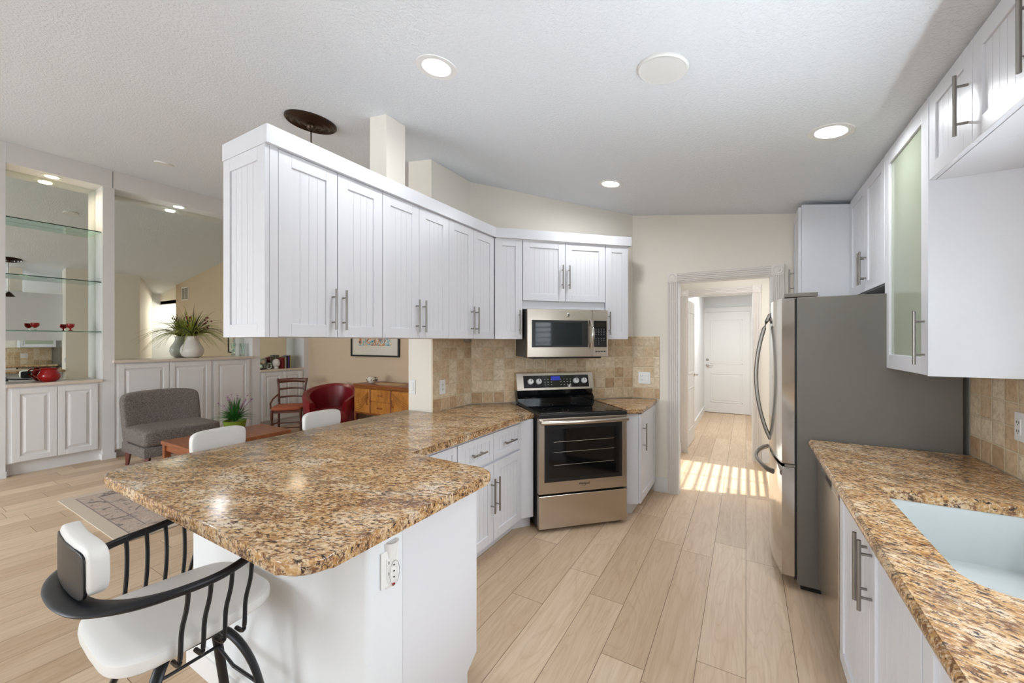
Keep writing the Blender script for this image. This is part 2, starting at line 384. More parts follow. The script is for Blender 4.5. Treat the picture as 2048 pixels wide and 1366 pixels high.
# windows: frames, panes and plantation shutters
def window(n, loc, rot, W, Hh, panels, z0, louv=.085, tilt=22, lw=.034):
    o = thing('window_%d' % n, 'x', 'window', loc, rot); del o['label']; del o['category']; o['kind'] = 'structure'
    b = B(); t = .05
    b.box(0, t, 0, .1, z0, z0+Hh).box(W-t, W, 0, .1, z0, z0+Hh).box(0, W, 0, .1, z0, z0+t).box(0, W, 0, .1, z0+Hh-t, z0+Hh)
    b.go('window_frame', 'trim', o); bx(t, W-t, .085, .09, z0+t, z0+Hh-t).go('window_pane', 'pane', o)
    pw = (W-2*t)/panels
    for k in range(panels):
        x0 = t+k*pw; b = B()
        b.box(x0+.002, x0+.045, .02, .045, z0+t, z0+Hh-t).box(x0+pw-.045, x0+pw-.002, .02, .045, z0+t, z0+Hh-t)
        b.box(x0+.045, x0+pw-.045, .02, .045, z0+t, z0+t+.08).box(x0+.045, x0+pw-.045, .02, .045, z0+Hh-t-.08, z0+Hh-t)
        z = z0+t+.08+louv/2
        while z < z0+Hh-t-.08:
            b.box(x0+.047, x0+pw-.047, -lw, lw, -.004, .004, m=Matrix.Translation((0, .034, z)) @ Matrix.Rotation(R(tilt), 4, 'X')); z += louv*.93
        b.box(x0+pw/2-.006, x0+pw/2+.006, -.008, -.002, z0+t+.1, z0+Hh-t-.1)
        b.go('shutter', 'trim', o)
def win_rear(n, x0, x1, z0, z1, p):
    window(n, (x1, -3.4, 0), PI, x1-x0, z1-z0, p, z0)
win_rear(1, -2.5, .1, .5, 2.45, 4); win_rear(2, -6.4, -3.4, .1, 2.5, 4)
window(3, (XR+.01, 2.1, 0), -PI/2, 1.9, 1.0, 3, 1.06)
window(4, (XR+.01, 5.45, 0), -PI/2, .8, 1.2, 1, .9, .075, 40, .03)

# ------------------------------------------------------------------ tiled backsplashes (face towards local -y)
def splash(label, p0, p1, z0, z1, t=.012):
    d = Vector(p1)-Vector(p0); L = d.length
    o = bx(0, L, -t, -.0005, 0, z1-z0).go('tile_backsplash', 'tile'); o.location = (p0[0], p0[1], z0); o.rotation_euler = (0, 0, math.atan2(d.y, d.x))
    tag(o, label, 'backsplash'); return o
splash('short tumbled travertine backsplash beside the white wall end with the switch', (-2.18, 2.447), (-2.18, 2.97), .912, 1.5)
splash('travertine backsplash behind the range and under the microwave', (-2.175, 2.975), (-1.003, 4.147), .912, 1.53)
splash('narrow strip of travertine backsplash beside the fluted door casing', (-.995, 4.15), (-.738, 4.15), .912, 1.53)
splash('travertine backsplash above the sink counter on the right', (XR, 2.9), (XR, 2.12), .912, 1.335)
splash('low travertine backsplash strip under the window over the sink', (XR, 2.118), (XR, -.6), .912, 1.03)

# ------------------------------------------------------------------ cabinet pieces (local: x width, -y to viewer, z up)
def bead_door(b, x0, x1, z0, z1, y=0, fr=.062, th=.02, bead=True):
    """shaker frame with a beadboard panel; outer face at y-th"""
    b.box(x0, x0+fr, y-th, y, z0, z1, .0015).box(x1-fr, x1, y-th, y, z0, z1, .0015)
    b.box(x0+fr, x1-fr, y-th, y, z0, z0+fr, .0015).box(x0+fr, x1-fr, y-th, y, z1-fr, z1, .0015)
    b.box(x0+fr, x1-fr, y-th+.009, y, z0+fr, z1-fr)
    if bead:
        n = max(2, int(round((x1-x0-2*fr)/.045))); ww = (x1-x0-2*fr)/n
        for k in range(n): b.box(x0+fr+k*ww+.0009, x0+fr+(k+1)*ww-.0009, y-th+.0076, y-th+.0091, z0+fr, z1-fr)
    return b
def raised_door(b, x0, x1, z0, z1, y=0, th=.02):
    fr = .06
    b.box(x0, x0+fr, y-th, y, z0, z1, .002).box(x1-fr, x1, y-th, y, z0, z1, .002).box(x0+fr, x1-fr, y-th, y, z0, z0+fr, .002).box(x0+fr, x1-fr, y-th, y, z1-fr, z1, .002)
    b.box(x0+fr, x1-fr, y-.006, y, z0+fr, z1-fr)
    a, c_, d, e = x0+fr+.012, x1-fr-.012, z0+fr+.012, z1-fr-.012; g = .03
    b.faces([(a, y-.006, d), (c_, y-.006, d), (c_, y-.006, e), (a, y-.006, e), (a+g, y-.018, d+g), (c_-g, y-.018, d+g), (c_-g, y-.018, e-g), (a+g, y-.018, e-g)],
            [(4, 5, 6, 7), (0, 1, 5, 4), (1, 2, 6, 5), (2, 3, 7, 6), (3, 0, 4, 7)])
    return b
def bar_pull(x, z, L, parent, y=-.02, vert=True, r=.006, out=.033):
    b = B()
    if vert:
        b.cyl((x, y-out, z-L/2), (x, y-out, z+L/2), r, 12)
        for s in (-1, 1): b.cyl((x, y, z+s*L*.31), (x, y-out, z+s*L*.31), r*.75, 10)
    else:
        b.cyl((x-L/2, y-out, z), (x+L/2, y-out, z), r, 12)
        for s in (-1, 1): b.cyl((x+s*L*.31, y, z), (x+s*L*.31, y-out, z), r*.75, 10)
    return b.go('handle', 'pull', parent, True, 'brushed nickel bar handle')
def slantbox(b, x0, x1, y0, y1, z0, z1):
    f = lambda y: z1-.15*(y-y0)
    return b.faces([(x0, y0, z0), (x1, y0, z0), (x1, y1, z0), (x0, y1, z0), (x0, y0, f(y0)), (x1, y0, f(y0)), (x1, y1, f(y1)), (x0, y1, f(y1))], [(0, 3, 2, 1), (4, 5, 6, 7), (0, 1, 5, 4), (1, 2, 6, 5), (2, 3, 7, 6), (3, 0, 4, 7)]) and b
def cabinet(name, label, loc, rot, W, D, z0, z1, doors=(), drawers=(), cat='cabinet', carc='cab', toe=0, group=None, raised=False, gap=.002, carcass=True, slant=False):
    """doors: (x0,x1,z0,z1,handle_x or None,handle_z,handle_len)"""
    t = thing(name, label, cat, (loc[0], loc[1], 0), rot, group)
    if carcass:
        b = slantbox(B(), 0, W, .001, D, z0+toe, z1) if slant else bx(0, W, .001, D, z0+toe, z1, .001)
        if toe: b.box(0, W, .07, D, z0, z0+toe)
        b.go('carcass', carc, t)
    for d in doors:
        b = B(); (raised_door if raised else bead_door)(b, d[0]+gap, d[1]-gap, d[2]+gap, d[3]-gap)
        o = b.go('door', 'cab' if not raised else 'built', t)
        if len(d) > 4 and d[4] is not None: bar_pull(d[4], d[5], d[6], o)
    for d in drawers:
        b = bead_door(B(), d[0]+gap, d[1]-gap, d[2]+gap, d[3]-gap, fr=.042, bead=True)
        o = b.go('drawer', 'cab', t); bar_pull((d[0]+d[1])/2, (d[2]+d[3])/2, .15, o, vert=False)
    return t
UB, UT, CT = 1.50, 2.365, 2.447
# left hanging run: face x=-1.85, facing +X, local x -> +Y
FX = -1.85
def upL(label, y0, y1, ym, end=False):
    t = cabinet('wall_cabinet', label, (FX-.02, y0), PI/2, y1-y0, .35, UB, UT,
                [(0, ym-y0, UB, UT, ym-y0-.03, 1.645, .21), (ym-y0, y1-y0, UB, UT, ym-y0+.032, 1.645, .21)])
    return t
u1 = upL('white two-door wall cabinet at the near open end of the hanging run, beadboard side', 1.04, 1.65, 1.349)
bx(-.038, 0, -.02, .35, UB, UT).go('face_stile', 'cab', u1)
b = bead_door(B(), .0, .37, UB, UT, 0); o = b.go('side_panel', 'cab', u1); o.location = (-.039, .35, 0); o.rotation_euler = (0, 0, -PI/2)
o.matrix_parent_inverse = Matrix(); 
upL('white two-door wall cabinet in the middle of the hanging run, under the square post', 1.65, 2.262, 1.958)
upL('white two-door wall cabinet in the corner end of the hanging run, against the tile', 2.262, 2.862, 2.56)
# diagonal run: line y-x = k
def onk(k, sx):  # point sx along the diagonal from the inner corner
    x = FX + .0 + sx/math.sqrt(2); return (x, x+k)
KU = 4.712
rt = math.sqrt(.5)
def kp(k, s, back=0):
    x0 = FX + s*rt - back*rt; y0 = FX + KU + s*rt + back*rt
    return (x0, y0)
def upD(label, s0, s1, z0, doors): return cabinet('wall_cabinet', label, kp(KU, s0, .02), PI/4, s1-s0, .28, z0, UT, doors)
upD('narrow white wall cabinet left of the microwave', .006, .252, UB, [(0, .246, UB, UT, .215, 1.645, .21)])
upD('white two-door cabinet directly above the microwave', .254, 1.042, 1.765, [(0, .394, 1.835, UT, .362, 2.05, .21), (.394, .788, 1.835, UT, .426, 2.05, .21)])
upD('narrow white wall cabinet right of the microwave', 1.044, 1.277, UB, [(0, .233, UB, UT, .032, 1.645, .21)])
b = B(); b.box(FX-.374, FX-.0005, .978, 1.0, UT, CT).prism([(FX, .978), (FX+.022, .978), (FX+.022, FX+KU-.0), (FX, FX+KU+.02)], UT, CT)
b.box(FX-.374, FX-.36, 1.0, 2.44, UT, CT)
p0, p1 = kp(KU, -.02, -.022), kp(KU, 1.30, -.022); q1, q0 = kp(KU, 1.30, .3), kp(KU, 0, 0)
b.prism([p0, p1, kp(KU, 1.30, .0), kp(KU, -.0, .0)], UT, CT).prism([kp(KU, 1.28, 0), p1, q1, kp(KU, 1.28, .3)], UT, CT)
b.prism([(FX-.36, 1.0), (FX, 1.0), (FX, FX+KU), (FX-.33, FX+KU+.1), (FX-.36, 2.44)], UT, UT+.012)
tag(b.go('crown_moulding', 'cab'), 'flat white crown board along the top of the hanging and corner cabinets', 'moulding')
o = thing('under_cabinet_light', 'small round puck light under the corner hanging cabinet', 'light', (-1.98, 2.66, UB-.028))
B().lathe([(.03, .028), (.034, .01), (.03, .004)], seg=20).go('housing', 'pull', o, True); B().lathe([(.024, .005), (.022, .0)], seg=20).go('lens', 'glass', o, True)
# square post from cabinet top to ceiling
tag(B().prism(rect(-2.10, -1.95, 1.77, 1.93), UT+.013, 0, 0, lambda x: CEIL(x)-.0005).go('ceiling_post', 'wall'), 'cream square post between cabinet top and ceiling', 'post')

# ------------------------------------------------------------------ peninsula and left base cabinets
BX = -1.52
cabinet('base_cabinet', 'white base cabinet with two drawers over two doors left of the range', (BX-.0, 1.915), PI/2, .791, .64, 0, .868,
        [(0, .396, .105, .645, .366, .43, .235), (.396, .791, .105, .645, .428, .43, .235)], [(0, .396, .66, .85), (.396, .791, .66, .85)], toe=.1)
cabinet('base_cabinet', 'white base cabinet with a drawer in the inner corner of the peninsula', (BX, 1.50), PI/2, .411, .64, 0, .868,
        [(.02, .411, .105, .645)], [(.02, .411, .66, .85)], toe=.1)
b = B().prism([(-2.165, 2.71), (BX-.003, 2.71), (-1.447, 2.805), (-1.89, 3.225), (-2.165, 2.955)], .1, .868).prism([(-2.165, 2.71), (BX-.08, 2.71), (-1.50, 2.85), (-1.89, 3.225), (-2.165, 2.955)], 0, .1)
tag(b.go('corner_cabinet', 'cab'), 'white angled filler cabinet squeezed between the drawers and the range', 'cabinet')
# peninsula body: cabinet block with end panel
t = thing('peninsula_cabinet', 'white peninsula cabinet block with plain end panel under the granite', 'cabinet', (0, 0, 0))
bx(-2.18, -1.045, 1.0, 1.435, .1, .868).box(-2.18, -1.07, 1.0, 1.38, 0, .1).box(-2.18, -1.6, 1.435, 1.495, 0, .868).go('carcass', 'cab', t)
B().prism([(1.0, 0), (1.37, 0), (1.37, .075), (1.437, .12), (1.437, .868), (1.0, .868)], 0, .022).xf(Matrix(((0, 0, 1, -1.043), (1, 0, 0, 0), (0, 1, 0, 0), (0, 0, 0, 1)))).go('end_panel', 'cab', t)
bead_door(B(), 0, .45, .105, .86).xf(Matrix.Translation((-1.05, 1.437, 0)) @ Matrix.Rotation(PI, 4, 'Z')).go('door', 'cab', t)
bx(-1.0435, -1.036, 1.4375, 1.455, .12, .868).go('filler_strip', 'cab', t)
# half wall below bar overhang
def rounded(x0, x1, y0, y1, rs, n=8):
    """rs: radii for corners (x0,y0),(x1,y0),(x1,y1),(x0,y1)"""
    out = []
    for (cx, cy, sx, sy, r, a0) in ((x0, y0, 1, 1, rs[0], PI), (x1, y0, -1, 1, rs[1], 1.5*PI), (x1, y1, -1, -1, rs[2], 0), (x0, y1, 1, -1, rs[3], .5*PI)):
        if r <= 0: out.append((cx, cy)); continue
        for k in range(n+1):
            a = a0+k*PI/2/n; out.append((cx+sx*r+math.cos(a)*r, cy+sy*r+math.sin(a)*r))
    return out
struct('wall_peninsula', B().prism(rounded(-2.2, -1.02, .85, .998, (0, .02, 0, 0)), 0, .868).prism(rect(-2.2, -2.185, .998, 2.44), 0, .868), 'wallwhite')
struct('baseboard_peninsula', bx(-2.225, -1.06, .832, .85, 0, .1).box(-2.222, -1.06, .838, .85, .1, .125).box(-2.225, -2.2, .85, 2.44, 0, .125), 'trim')
# granite peninsula top (one slab)
def arc(cx, cy, r, a0, a1, n=8): return [(cx+r*math.cos(R(a0+(a1-a0)*k/n)), cy+r*math.sin(R(a0+(a1-a0)*k/n))) for k in range(n+1)]
pts = [(-1.455, 2.835), (-1.895, 3.235), (-2.166, 2.962), (-2.166, 2.432), (-2.45, 2.432)]
pts += arc(-2.34, .70, .11, 180, 270) + arc(-1.06, .69, .10, 270, 360) + arc(-1.02, 1.42, .07, 0, 90) + [(-1.49, 1.49), (-1.49, 2.72)]
o = B().prism(pts, .869, .911, .012).go('granite_countertop', 'granite', None, True)
tag(o, 'large gold granite peninsula countertop with rounded bar corners', 'countertop')
# right of range
b = B().prism([(-.872, 3.42), (-.79, 3.47), (-.79, 4.135), (-1.0, 4.135), (-1.30, 3.825)], .1, .868).prism([(-.90, 3.46), (-.85, 3.5), (-.85, 4.135), (-1.0, 4.135), (-1.30, 3.825)], 0, .1)
t = thing('base_cabinet', 'slim white base cabinet right of the range beside the doorway', 'cabinet')
b.go('carcass', 'cab', t)
d = bead_door(B(), .002, .655, .105, .862).go('door', 'cab', t); d.location = (-.789, 3.475, 0); d.rotation_euler = (0, 0, PI/2); bar_pull(.07, .66, .23, d)
o = B().prism([(-.868, 3.385), (-.80, 3.44), (-.755, 3.49)] + arc(-.785, 4.10, .03, 0, 90, 4) + [(-1.005, 4.125), (-1.303, 3.818)], .869, .911, .012).go('granite_countertop', 'granite', None, True)
tag(o, 'small piece of gold granite countertop right of the range', 'countertop')

# ------------------------------------------------------------------ range
rng = thing('range_oven', 'stainless steel freestanding electric range with black glass cooktop', 'oven', (-1.371, 2.753, 0), PI/4)
W = .755
bx(.004, W-.004, .045, .70, .03, .885).go('body', 'darktrim', rng)
door = bx(0, W, .0, .045, .30, .885, .004).go('oven_door', 'steel', rng)
bx(.045, W-.045, -.003, .001, .39, .835).go('glass_frame', 'black', door)
bx(.075, W-.075, -.0045, -.0025, .42, .80).go('window_glass', 'blackglass', door)
b = B()
for z in (.52, .62, .70):
    b.cyl((.12, -.0052, z), (W-.12, -.0052, z+.004), .0012, 6)
b.go('oven_rack', 'steelpol', door)
# bowed handle
b = B(); n = 14
b.sweep([(.008+(W-.016)*k/n, -.03-.022*math.sin(PI*k/n), .856) for k in range(n+1)], (.014, .017), 12)
b.box(.008, .03, -.04, .002, .842, .87).box(W-.03, W-.008, -.04, .002, .842, .87)
b.go('handle', 'steel', door, True)
# maker's script under the window, small raised strokes
def text(s, size, loc, rot, parent, m, name='lettering', ex=.0006, align='CENTER'):
    cu = bpy.data.curves.new('t', 'FONT'); cu.body = s; cu.size = size; cu.extrude = ex; cu.align_x = align; cu.align_y = 'CENTER'
    tmp = bpy.data.objects.new('t', cu); COL.objects.link(tmp); dg = bpy.context.evaluated_depsgraph_get(); dg.update()
    me = bpy.data.meshes.new_from_object(tmp.evaluated_get(dg)); bpy.data.objects.remove(tmp)
    me.materials.clear(); me.materials.append(M[m]); o = bpy.data.objects.new(name, me); COL.objects.link(o); o.location = loc; o.rotation_euler = rot
    if parent: o.parent = parent
    return o
t_ = text('Whirlpool', .022, (W/2, -.0012, .36), (R(90), 0, 0), door, 'black', 'logo')
B().sweep([(W/2-.018+.036*k/8, -.0014, .346-.004*math.sin(PI*k/8)) for k in range(9)], .0007, 6).go('swash', 'black', door)
bx(0, W, .0, .045, .03, .285, .004).go('storage_drawer', 'steel', rng)
for x in (.05, W-.05):
    for y in (.06, .6): B().lathe([(.018, 0), (.018, .008), (.009, .01), (.009, .03)], (x, y, 0), 12).go('leveling_foot', 'pull', rng, True)
b = bx(-.002, W+.002, -.002, .66, .885, .915, .006); b.go('cooktop_rim', 'black', rng)
bx(.02, W-.02, .03, .60, .915, .919, .001).go('cooktop_glass', 'blackglass', rng)
# burner rings
b = B()
for (x, y, r) in ((.2, .17, .105), (.56, .17, .085), (.2, .44, .075), (.56, .44, .1)):
    for q in (r, r*.62): b.sweep([(x+q*math.cos(2*PI*k/40), y+q*math.sin(2*PI*k/40), .9192) for k in range(40)], (.0012, .0003), 4, close=True)
b.go('burner_ring', 'darktrim', rng)
# backguard : black base and steel control console
b = B().prism([(.60, .915), (.675, .915), (.70, .97), (.70, 1.03), (.625, 1.03), (.632, .985), (.60, .955)], 0, W).xf(Matrix(((0, 0, 1, 0), (1, 0, 0, 0), (0, 1, 0, 0), (0, 0, 0, 1)))); b.go('backguard', 'blackglass', rng)
con = B().prism([(.605, 1.03), (.71, 1.03), (.71, 1.19), (.69, 1.19), (.645, 1.182)], 0, W+.01).xf(Matrix(((0, 0, 1, -.005), (1, 0, 0, 0), (0, 1, 0, 0), (0, 0, 0, 1)))).go('control_console', 'steel', rng)
ang = math.atan2(.152, .04)
CM = Matrix.Translation((0, .605, 1.03)) @ Matrix.Rotation(ang-PI/2, 4, 'X').inverted() @ Matrix()
CM = Matrix.Translation((0, .605, 1.03)) @ Matrix.Rotation(-(PI/2-ang), 4, 'X')
bx(.06, W-.045, -.003, .001, .02, .135).xf(CM).go('control_panel', 'blackglass', con)
bx(.33, .42, -.004, -.002, .088, .125).xf(CM).go('display', mat('clock_display', (16, 22, 70), .1, 0, Emission_Color=lin((40, 60, 200)), Emission_Strength=.5), con)
for x in (.125, .205, .578, .66):
    k = B().lathe([(.027, 0), (.027, .018), (.022, .026), (.0, .027)], seg=24).xf(CM @ Matrix.Translation((x, -.003, .078)) @ Matrix.Rotation(R(90), 4, 'X'))
    ko = k.go('knob', 'plastic', con, True, 'white burner knob'); bx(-.003, .003, -.031, -.029, -.002, .022).xf(CM @ Matrix.Translation((x, 0, .078))).go('knob_marker', 'black', ko)
for r_ in range(3):
    for q in range(9):
        if q in (3, 4): continue
        x = .262+q*.032; bx(x, x+.009, -.0038, -.0028, .045+r_*.025, .049+r_*.025).xf(CM).go('touch_key', 'plastic', con)

# ------------------------------------------------------------------ microwave
mp = kp(KU, .272, -.075)
mw = thing('microwave', 'stainless over-the-range microwave under the corner cabinets', 'microwave', (mp[0], mp[1], 1.345), PI/4)
Wm, Hm = .757, .415
bx(0, Wm, .03, .368, .0, Hm).go('case', 'darktrim', mw)
dr = bx(0, .60, 0, .03, .0, Hm, .003).go('door', 'steel', mw)
bx(.04, .56, -.003, .001, .085, .32, .002).go('window_frame', 'black', dr); bx(.07, .50, -.004, -.002, .1, .3).go('window_glass', 'mwglass', dr)
n = 14; b = B().sweep([(.587, -.012-.04*math.sin(PI*k/n), .08+.245*k/n) for k in range(n+1)], (.013, .009), 12); b.go('handle', 'steelpol', dr, True)
cp = bx(.603, Wm, 0, .03, .0, Hm, .003).go('control_panel', 'steel', mw)
bx(.618, Wm-.015, -.003, .001, .085, .32, .002).go('keypad', 'blackglass', cp)
bx(.63, Wm-.028, -.004, -.0025, .265, .3).go('display', mat('microwave_display', (32, 30, 18), .1), cp)
KP = mat('key_print', (120, 128, 140), .5)
for r_ in range(9):
    for q in range(4 if r_ < 7 else 2):
        if r_ == 4: continue
        bx(.632+q*.026, .641+q*.026, -.0042, -.0028, .243-r_*.0165, .247-r_*.0165).go('key', KP, cp)
for q in range(4): bx(.634+q*.026, .652+q*.026, -.002, .001, .04, .052).go('button', 'darktrim', cp)
# round maker badge with a curled monogram
bd = B().lathe([(.018, 0), (.018, .003), (.016, .004)], seg=24).xf(Matrix.Translation((.37, 0, .368)) @ Matrix.Rotation(R(90), 4, 'X')).go('badge', 'steelpol', dr, True)
b = B()
b.sweep([(.366+.006*math.cos(a), -.0045, .369+.008*math.sin(a)) for a in [R(40+300*k/14) for k in range(15)]], .0011, 6)
b.sweep([(.377+.005*math.cos(a), -.0045, .368+.007*math.sin(a)) for a in [R(200-290*k/14) for k in range(15)]], .0011, 6)
b.go('monogram', 'black', bd)
bx(.06, Wm-.06, .02, .33, -.014, 0).go('vent_grille', 'black', mw)

# ------------------------------------------------------------------ right side: counter, sink, base cabinets, dishwasher
RX = .352
def sinktop():
    b = B()
    sx0, sx1, sy0, sy1 = .45, .868, 1.33, 2.09; X0, X1, Y0, Y1 = .322, .972, -.6, 2.878; z0, z1 = .869, .911
    inn = rounded(sx0, sx1, sy0, sy1, (.09, .09, .02, .02), 6)
    N = len(inn)
    # ring: quad strips by connecting outer rectangle resampled with same angles
    cxm, cym = (sx0+sx1)/2, (sy0+sy1)/2; out = []
    for (x, y) in inn:
        dx, dy = x-cxm, y-cym
        tx = ((X1 if dx > 0 else X0)-cxm)/dx if abs(dx) > 1e-9 else 1e9; ty = ((2.13 if dy > 0 else 1.28)-cym)/dy if abs(dy) > 1e-9 else 1e9
        k = min(tx, ty); out.append((cxm+dx*k, cym+dy*k))
    # corners exactly
    for cx_, cy_ in ((X0, 1.28), (X1, 1.28), (X1, 2.13), (X0, 2.13)):
        i = min(range(N), key=lambda q: (out[q][0]-cx_)**2+(out[q][1]-cy_)**2); out[i] = (cx_, cy_)
    for z, flip in ((z1, 0), (z0, 1)):
        V = [b.b.verts.new((x, y, z)) for x, y in inn]; U = [b.b.verts.new((x, y, z)) for x, y in out]
        for i in range(N): b.b.faces.new((V[i], V[(i+1) % N], U[(i+1) % N], U[i]))
        if z == z1: A = V
        else:
            for i in range(N): b.b.faces.new((A[i], A[(i+1) % N], V[(i+1) % N], V[i]))
    # outer walls of ring at x0 and x1
    for x in (X0, X1): b.faces([(x, 1.28, z0), (x, 2.13, z0), (x, 2.13, z1), (x, 1.28, z1)], [(0, 1, 2, 3)])
    b.box(X0, X1, 2.13, Y1, z0, z1); b.box(X0, X1, Y0, 1.28, z0, z1)
    bmesh.ops.remove_doubles(b.b, verts=b.b.verts, dist=1e-4)
    # ogee front lip
    b.sweep([(X0, Y0, .888), (X0, Y1, .888)], (.009, .018), 12)
    return b
tag(sinktop().go('granite_countertop', 'granite2'), 'gold granite countertop with the sink cutout along the right wall', 'countertop')
sk = thing('kitchen_sink', 'white undermount composite sink in the right counter', 'sink', (.659, 1.71, .868))
b = B()
outr = rounded(-.225, .225, -.395, .395, (.09, .09, .05, .05), 6); inr = rounded(-.212, .212, -.382, .382, (.085, .085, .045, .045), 6); botr = rounded(-.195, .195, -.365, .365, (.07, .07, .04, .04), 6)
N = len(outr)
L_ = [[b.b.verts.new((x, y, z)) for x, y in P_] for P_, z in ((outr, -.215), (outr, 0), (inr, 0), (botr, -.185))]
for A, C in zip(L_, L_[1:]):
    for i in range(N): b.b.faces.new((A[i], A[(i+1) % N], C[(i+1) % N], C[i]))
b.b.faces.new(L_[0]); b.b.faces.new(L_[3])
b.go('basin', 'porcelain', sk, True); B().lathe([(.045, -.186), (.045, -.182), (.03, -.181), (.03, -.1845)], seg=24).go('drain', 'steelpol', sk, True)
def rcab(label, y1, y0, doors, toe=.1): return cabinet('base_cabinet', label, (RX+.02, y1), -PI/2, y1-y0, .6, 0, .868, doors, toe=toe)
t = thing('base_cabinet', 'white sink base cabinet with two doors below the sink', 'cabinet', (RX+.02, 2.222, 0), -PI/2)
bx(0, .018, .001, .6, .1, .868).box(.92, .938, .001, .6, .1, .868).box(0, .938, .001, .6, .1, .12).box(0, .938, .07, .6, 0, .1).box(0, .938, .001, .02, .62, .868).go('carcass', 'cab', t)
for x0, x1, hx in ((0, .485, .455), (.485, .938, .518)):
    d = bead_door(B(), x0+.002, x1-.002, .105, .862).go('door', 'cab', t); bar_pull(hx, .715, .23, d)
rcab('white base cabinet nearest the camera on the right', 1.278, .38, [(0, .45, .105, .862), (.45, .898, .105, .862)])
rcab('white base cabinet at the right edge below the window side counter', .374, -.55, [(0, .462, .105, .862), (.462, .924, .105, .862)])
dw = thing('dishwasher', 'stainless dishwasher between refrigerator and sink cabinet', 'dishwasher', (RX, 2.85, 0), -PI/2)
bx(.0, .6, .03, .58, .1, .865).go('tub', 'darktrim', dw)
b = bx(.003, .597, 0, .03, .115, .78, .003).box(.003, .597, 0, .03, .832, .862, .002).box(.003, .14, 0, .03, .78, .832).box(.46, .597, 0, .03, .78, .832)
dd = b.go('door', 'steel', dw); bx(.14, .46, .02, .03, .78, .832).go('pocket_handle', 'darktrim', dd)
bx(.138, .462, -.003, .006, .774, .784, .001).box(.138, .144, -.003, .006, .784, .835).box(.456, .462, -.003, .006, .784, .835).go('pocket_trim', 'steelpol', dd)
bx(.0, .6, .06, .5, 0, .1).go('toe_kick', 'darktrim', dw)

# ------------------------------------------------------------------ refrigerator
fr = thing('refrigerator', 'stainless french door refrigerator with grey side beside the doorway', 'refrigerator', (.262, 3.79, 0), -PI/2)
Wf = .885
bx(0, Wf, 0, .69, .035, 1.742, .004).go('cabinet_body', 'fridgeside', fr)
bx(.01, Wf-.01, -.012, 0, .06, 1.735).go('gasket', 'black', fr)
def curved(x0, x1, z0, z1, y0=-.012, dep=.062, bulge=.045, n=14, smile=0):
    b = B(); fr_ = []
    for k in range(n+1):
        x = x0+(x1-x0)*k/n; u = (x-Wf/2)/(Wf/2); fr_.append((x, y0-dep-bulge*(1-u*u)))
    pts = [(x0, y0)] + fr_ + [(x1, y0)]
    b.prism(pts, z0, z1, .004); return b
for nm, x0, x1, hx in (('door', .003, Wf/2-.003, Wf/2-.035), ('door', Wf/2+.003, Wf-.003, Wf/2+.035)):
    d = curved(x0, x1, .745, 1.74).go(nm, 'steelpol', fr, True)
    n = 18; b = B().sweep([(hx+(0.0), -.115-.085*math.sin(PI*k/n)**.8, .80+.87*k/n) for k in range(n+1)], (.010, .012), 12); b.go('handle', 'pull', d, True, 'curved steel door handle')
d = curved(.003, Wf-.003, .075, .725).go('freezer_drawer', 'steelpol', fr, True)
n = 18; b = B().sweep([(.09+(Wf-.18)*k/n, -.115-.085*math.sin(PI*k/n)**.7, .665) for k in range(n+1)], (.011, .017), 12); b.go('handle', 'pull', d, True, 'bowed freezer handle')
for x in (.0, Wf-.10): bx(x, x+.10, -.06, .10, 1.744, 1.770, .004).go('hinge_cover', 'fridgeside', fr)
bx(Wf-.02, Wf-.004, -.06, -.01, .727, .742).go('mid_hinge', 'pull', fr)
bx(.03, Wf-.03, .02, .6, .0, .035).go('base_grille', 'black', fr)
B().box(Wf/2+.09, Wf/2+.115, -.1185, -.117, 1.64, 1.675).go('badge', 'darktrim', fr)

# ------------------------------------------------------------------ right wall cabinets (front x=.66)
UX = .66; RT = 2.505
t = cabinet('wall_cabinet', 'white two-door wall cabinet above the refrigerator', (UX+.02, 3.785), -PI/2, .84, .30, 1.80, RT,
        [(0, .42, 1.80, RT, .39, 1.95, .21), (.42, .84, 1.80, RT, .45, 1.95, .21)], slant=True)
t = cabinet('pantry_cabinet', 'tall white pantry cabinet between refrigerator and doorway', (.37, 4.135), -PI/2, .34, .6, 0, 2.535,
        [(0, .34, 1.2, 2.52, .03, 1.99, .2), (0, .34, .105, 1.195)], toe=.1, slant=True)
g = thing('wall_cabinet', 'white wall cabinet with a tall frosted green glass door', 'cabinet', (UX+.02, 2.94, 0), -PI/2)
gw = .605; gz0, gz1 = 1.337, RT
b = bx(0, .018, .001, .29, gz0, gz1).box(gw-.018, gw, .001, .29, gz0, gz1).box(.018, gw-.018, .001, .29, gz0, gz0+.018).box(.018, gw-.018, .001, .29, gz1-.018, gz1).box(.018, gw-.018, .275, .29, gz0, gz1)
b.box(.018, gw-.018, .02, .27, 1.78, 1.796)
b.go('carcass', 'cab', g)
f_ = .075; b = bx(.002, f_, -.02, 0, gz0, gz1, .002).box(gw-f_, gw-.002, -.02, 0, gz0, gz1, .002).box(f_, gw-f_, -.02, 0, gz0, gz0+f_, .002).box(f_, gw-f_, -.02, 0, gz1-f_, gz1, .002)
d = b.go('door', 'cab', g); bx(f_, gw-f_, -.009, -.005, gz0+f_, gz1-f_).go('glass_panel', 'frost', d); bar_pull(gw-.035, 1.495, .23, d)
bx(gw, gw+.012, -.022, .29, gz0-.002, gz1).go('side_panel', 'cab', g)
cabinet('wall_cabinet', 'short white single-door cabinet high over the sink, next to the glass door', (UX+.02, 2.322), -PI/2, .37, .29, 2.15, RT,
        [(0, .37, 2.15, RT, .34, 2.3, .21)], slant=True)
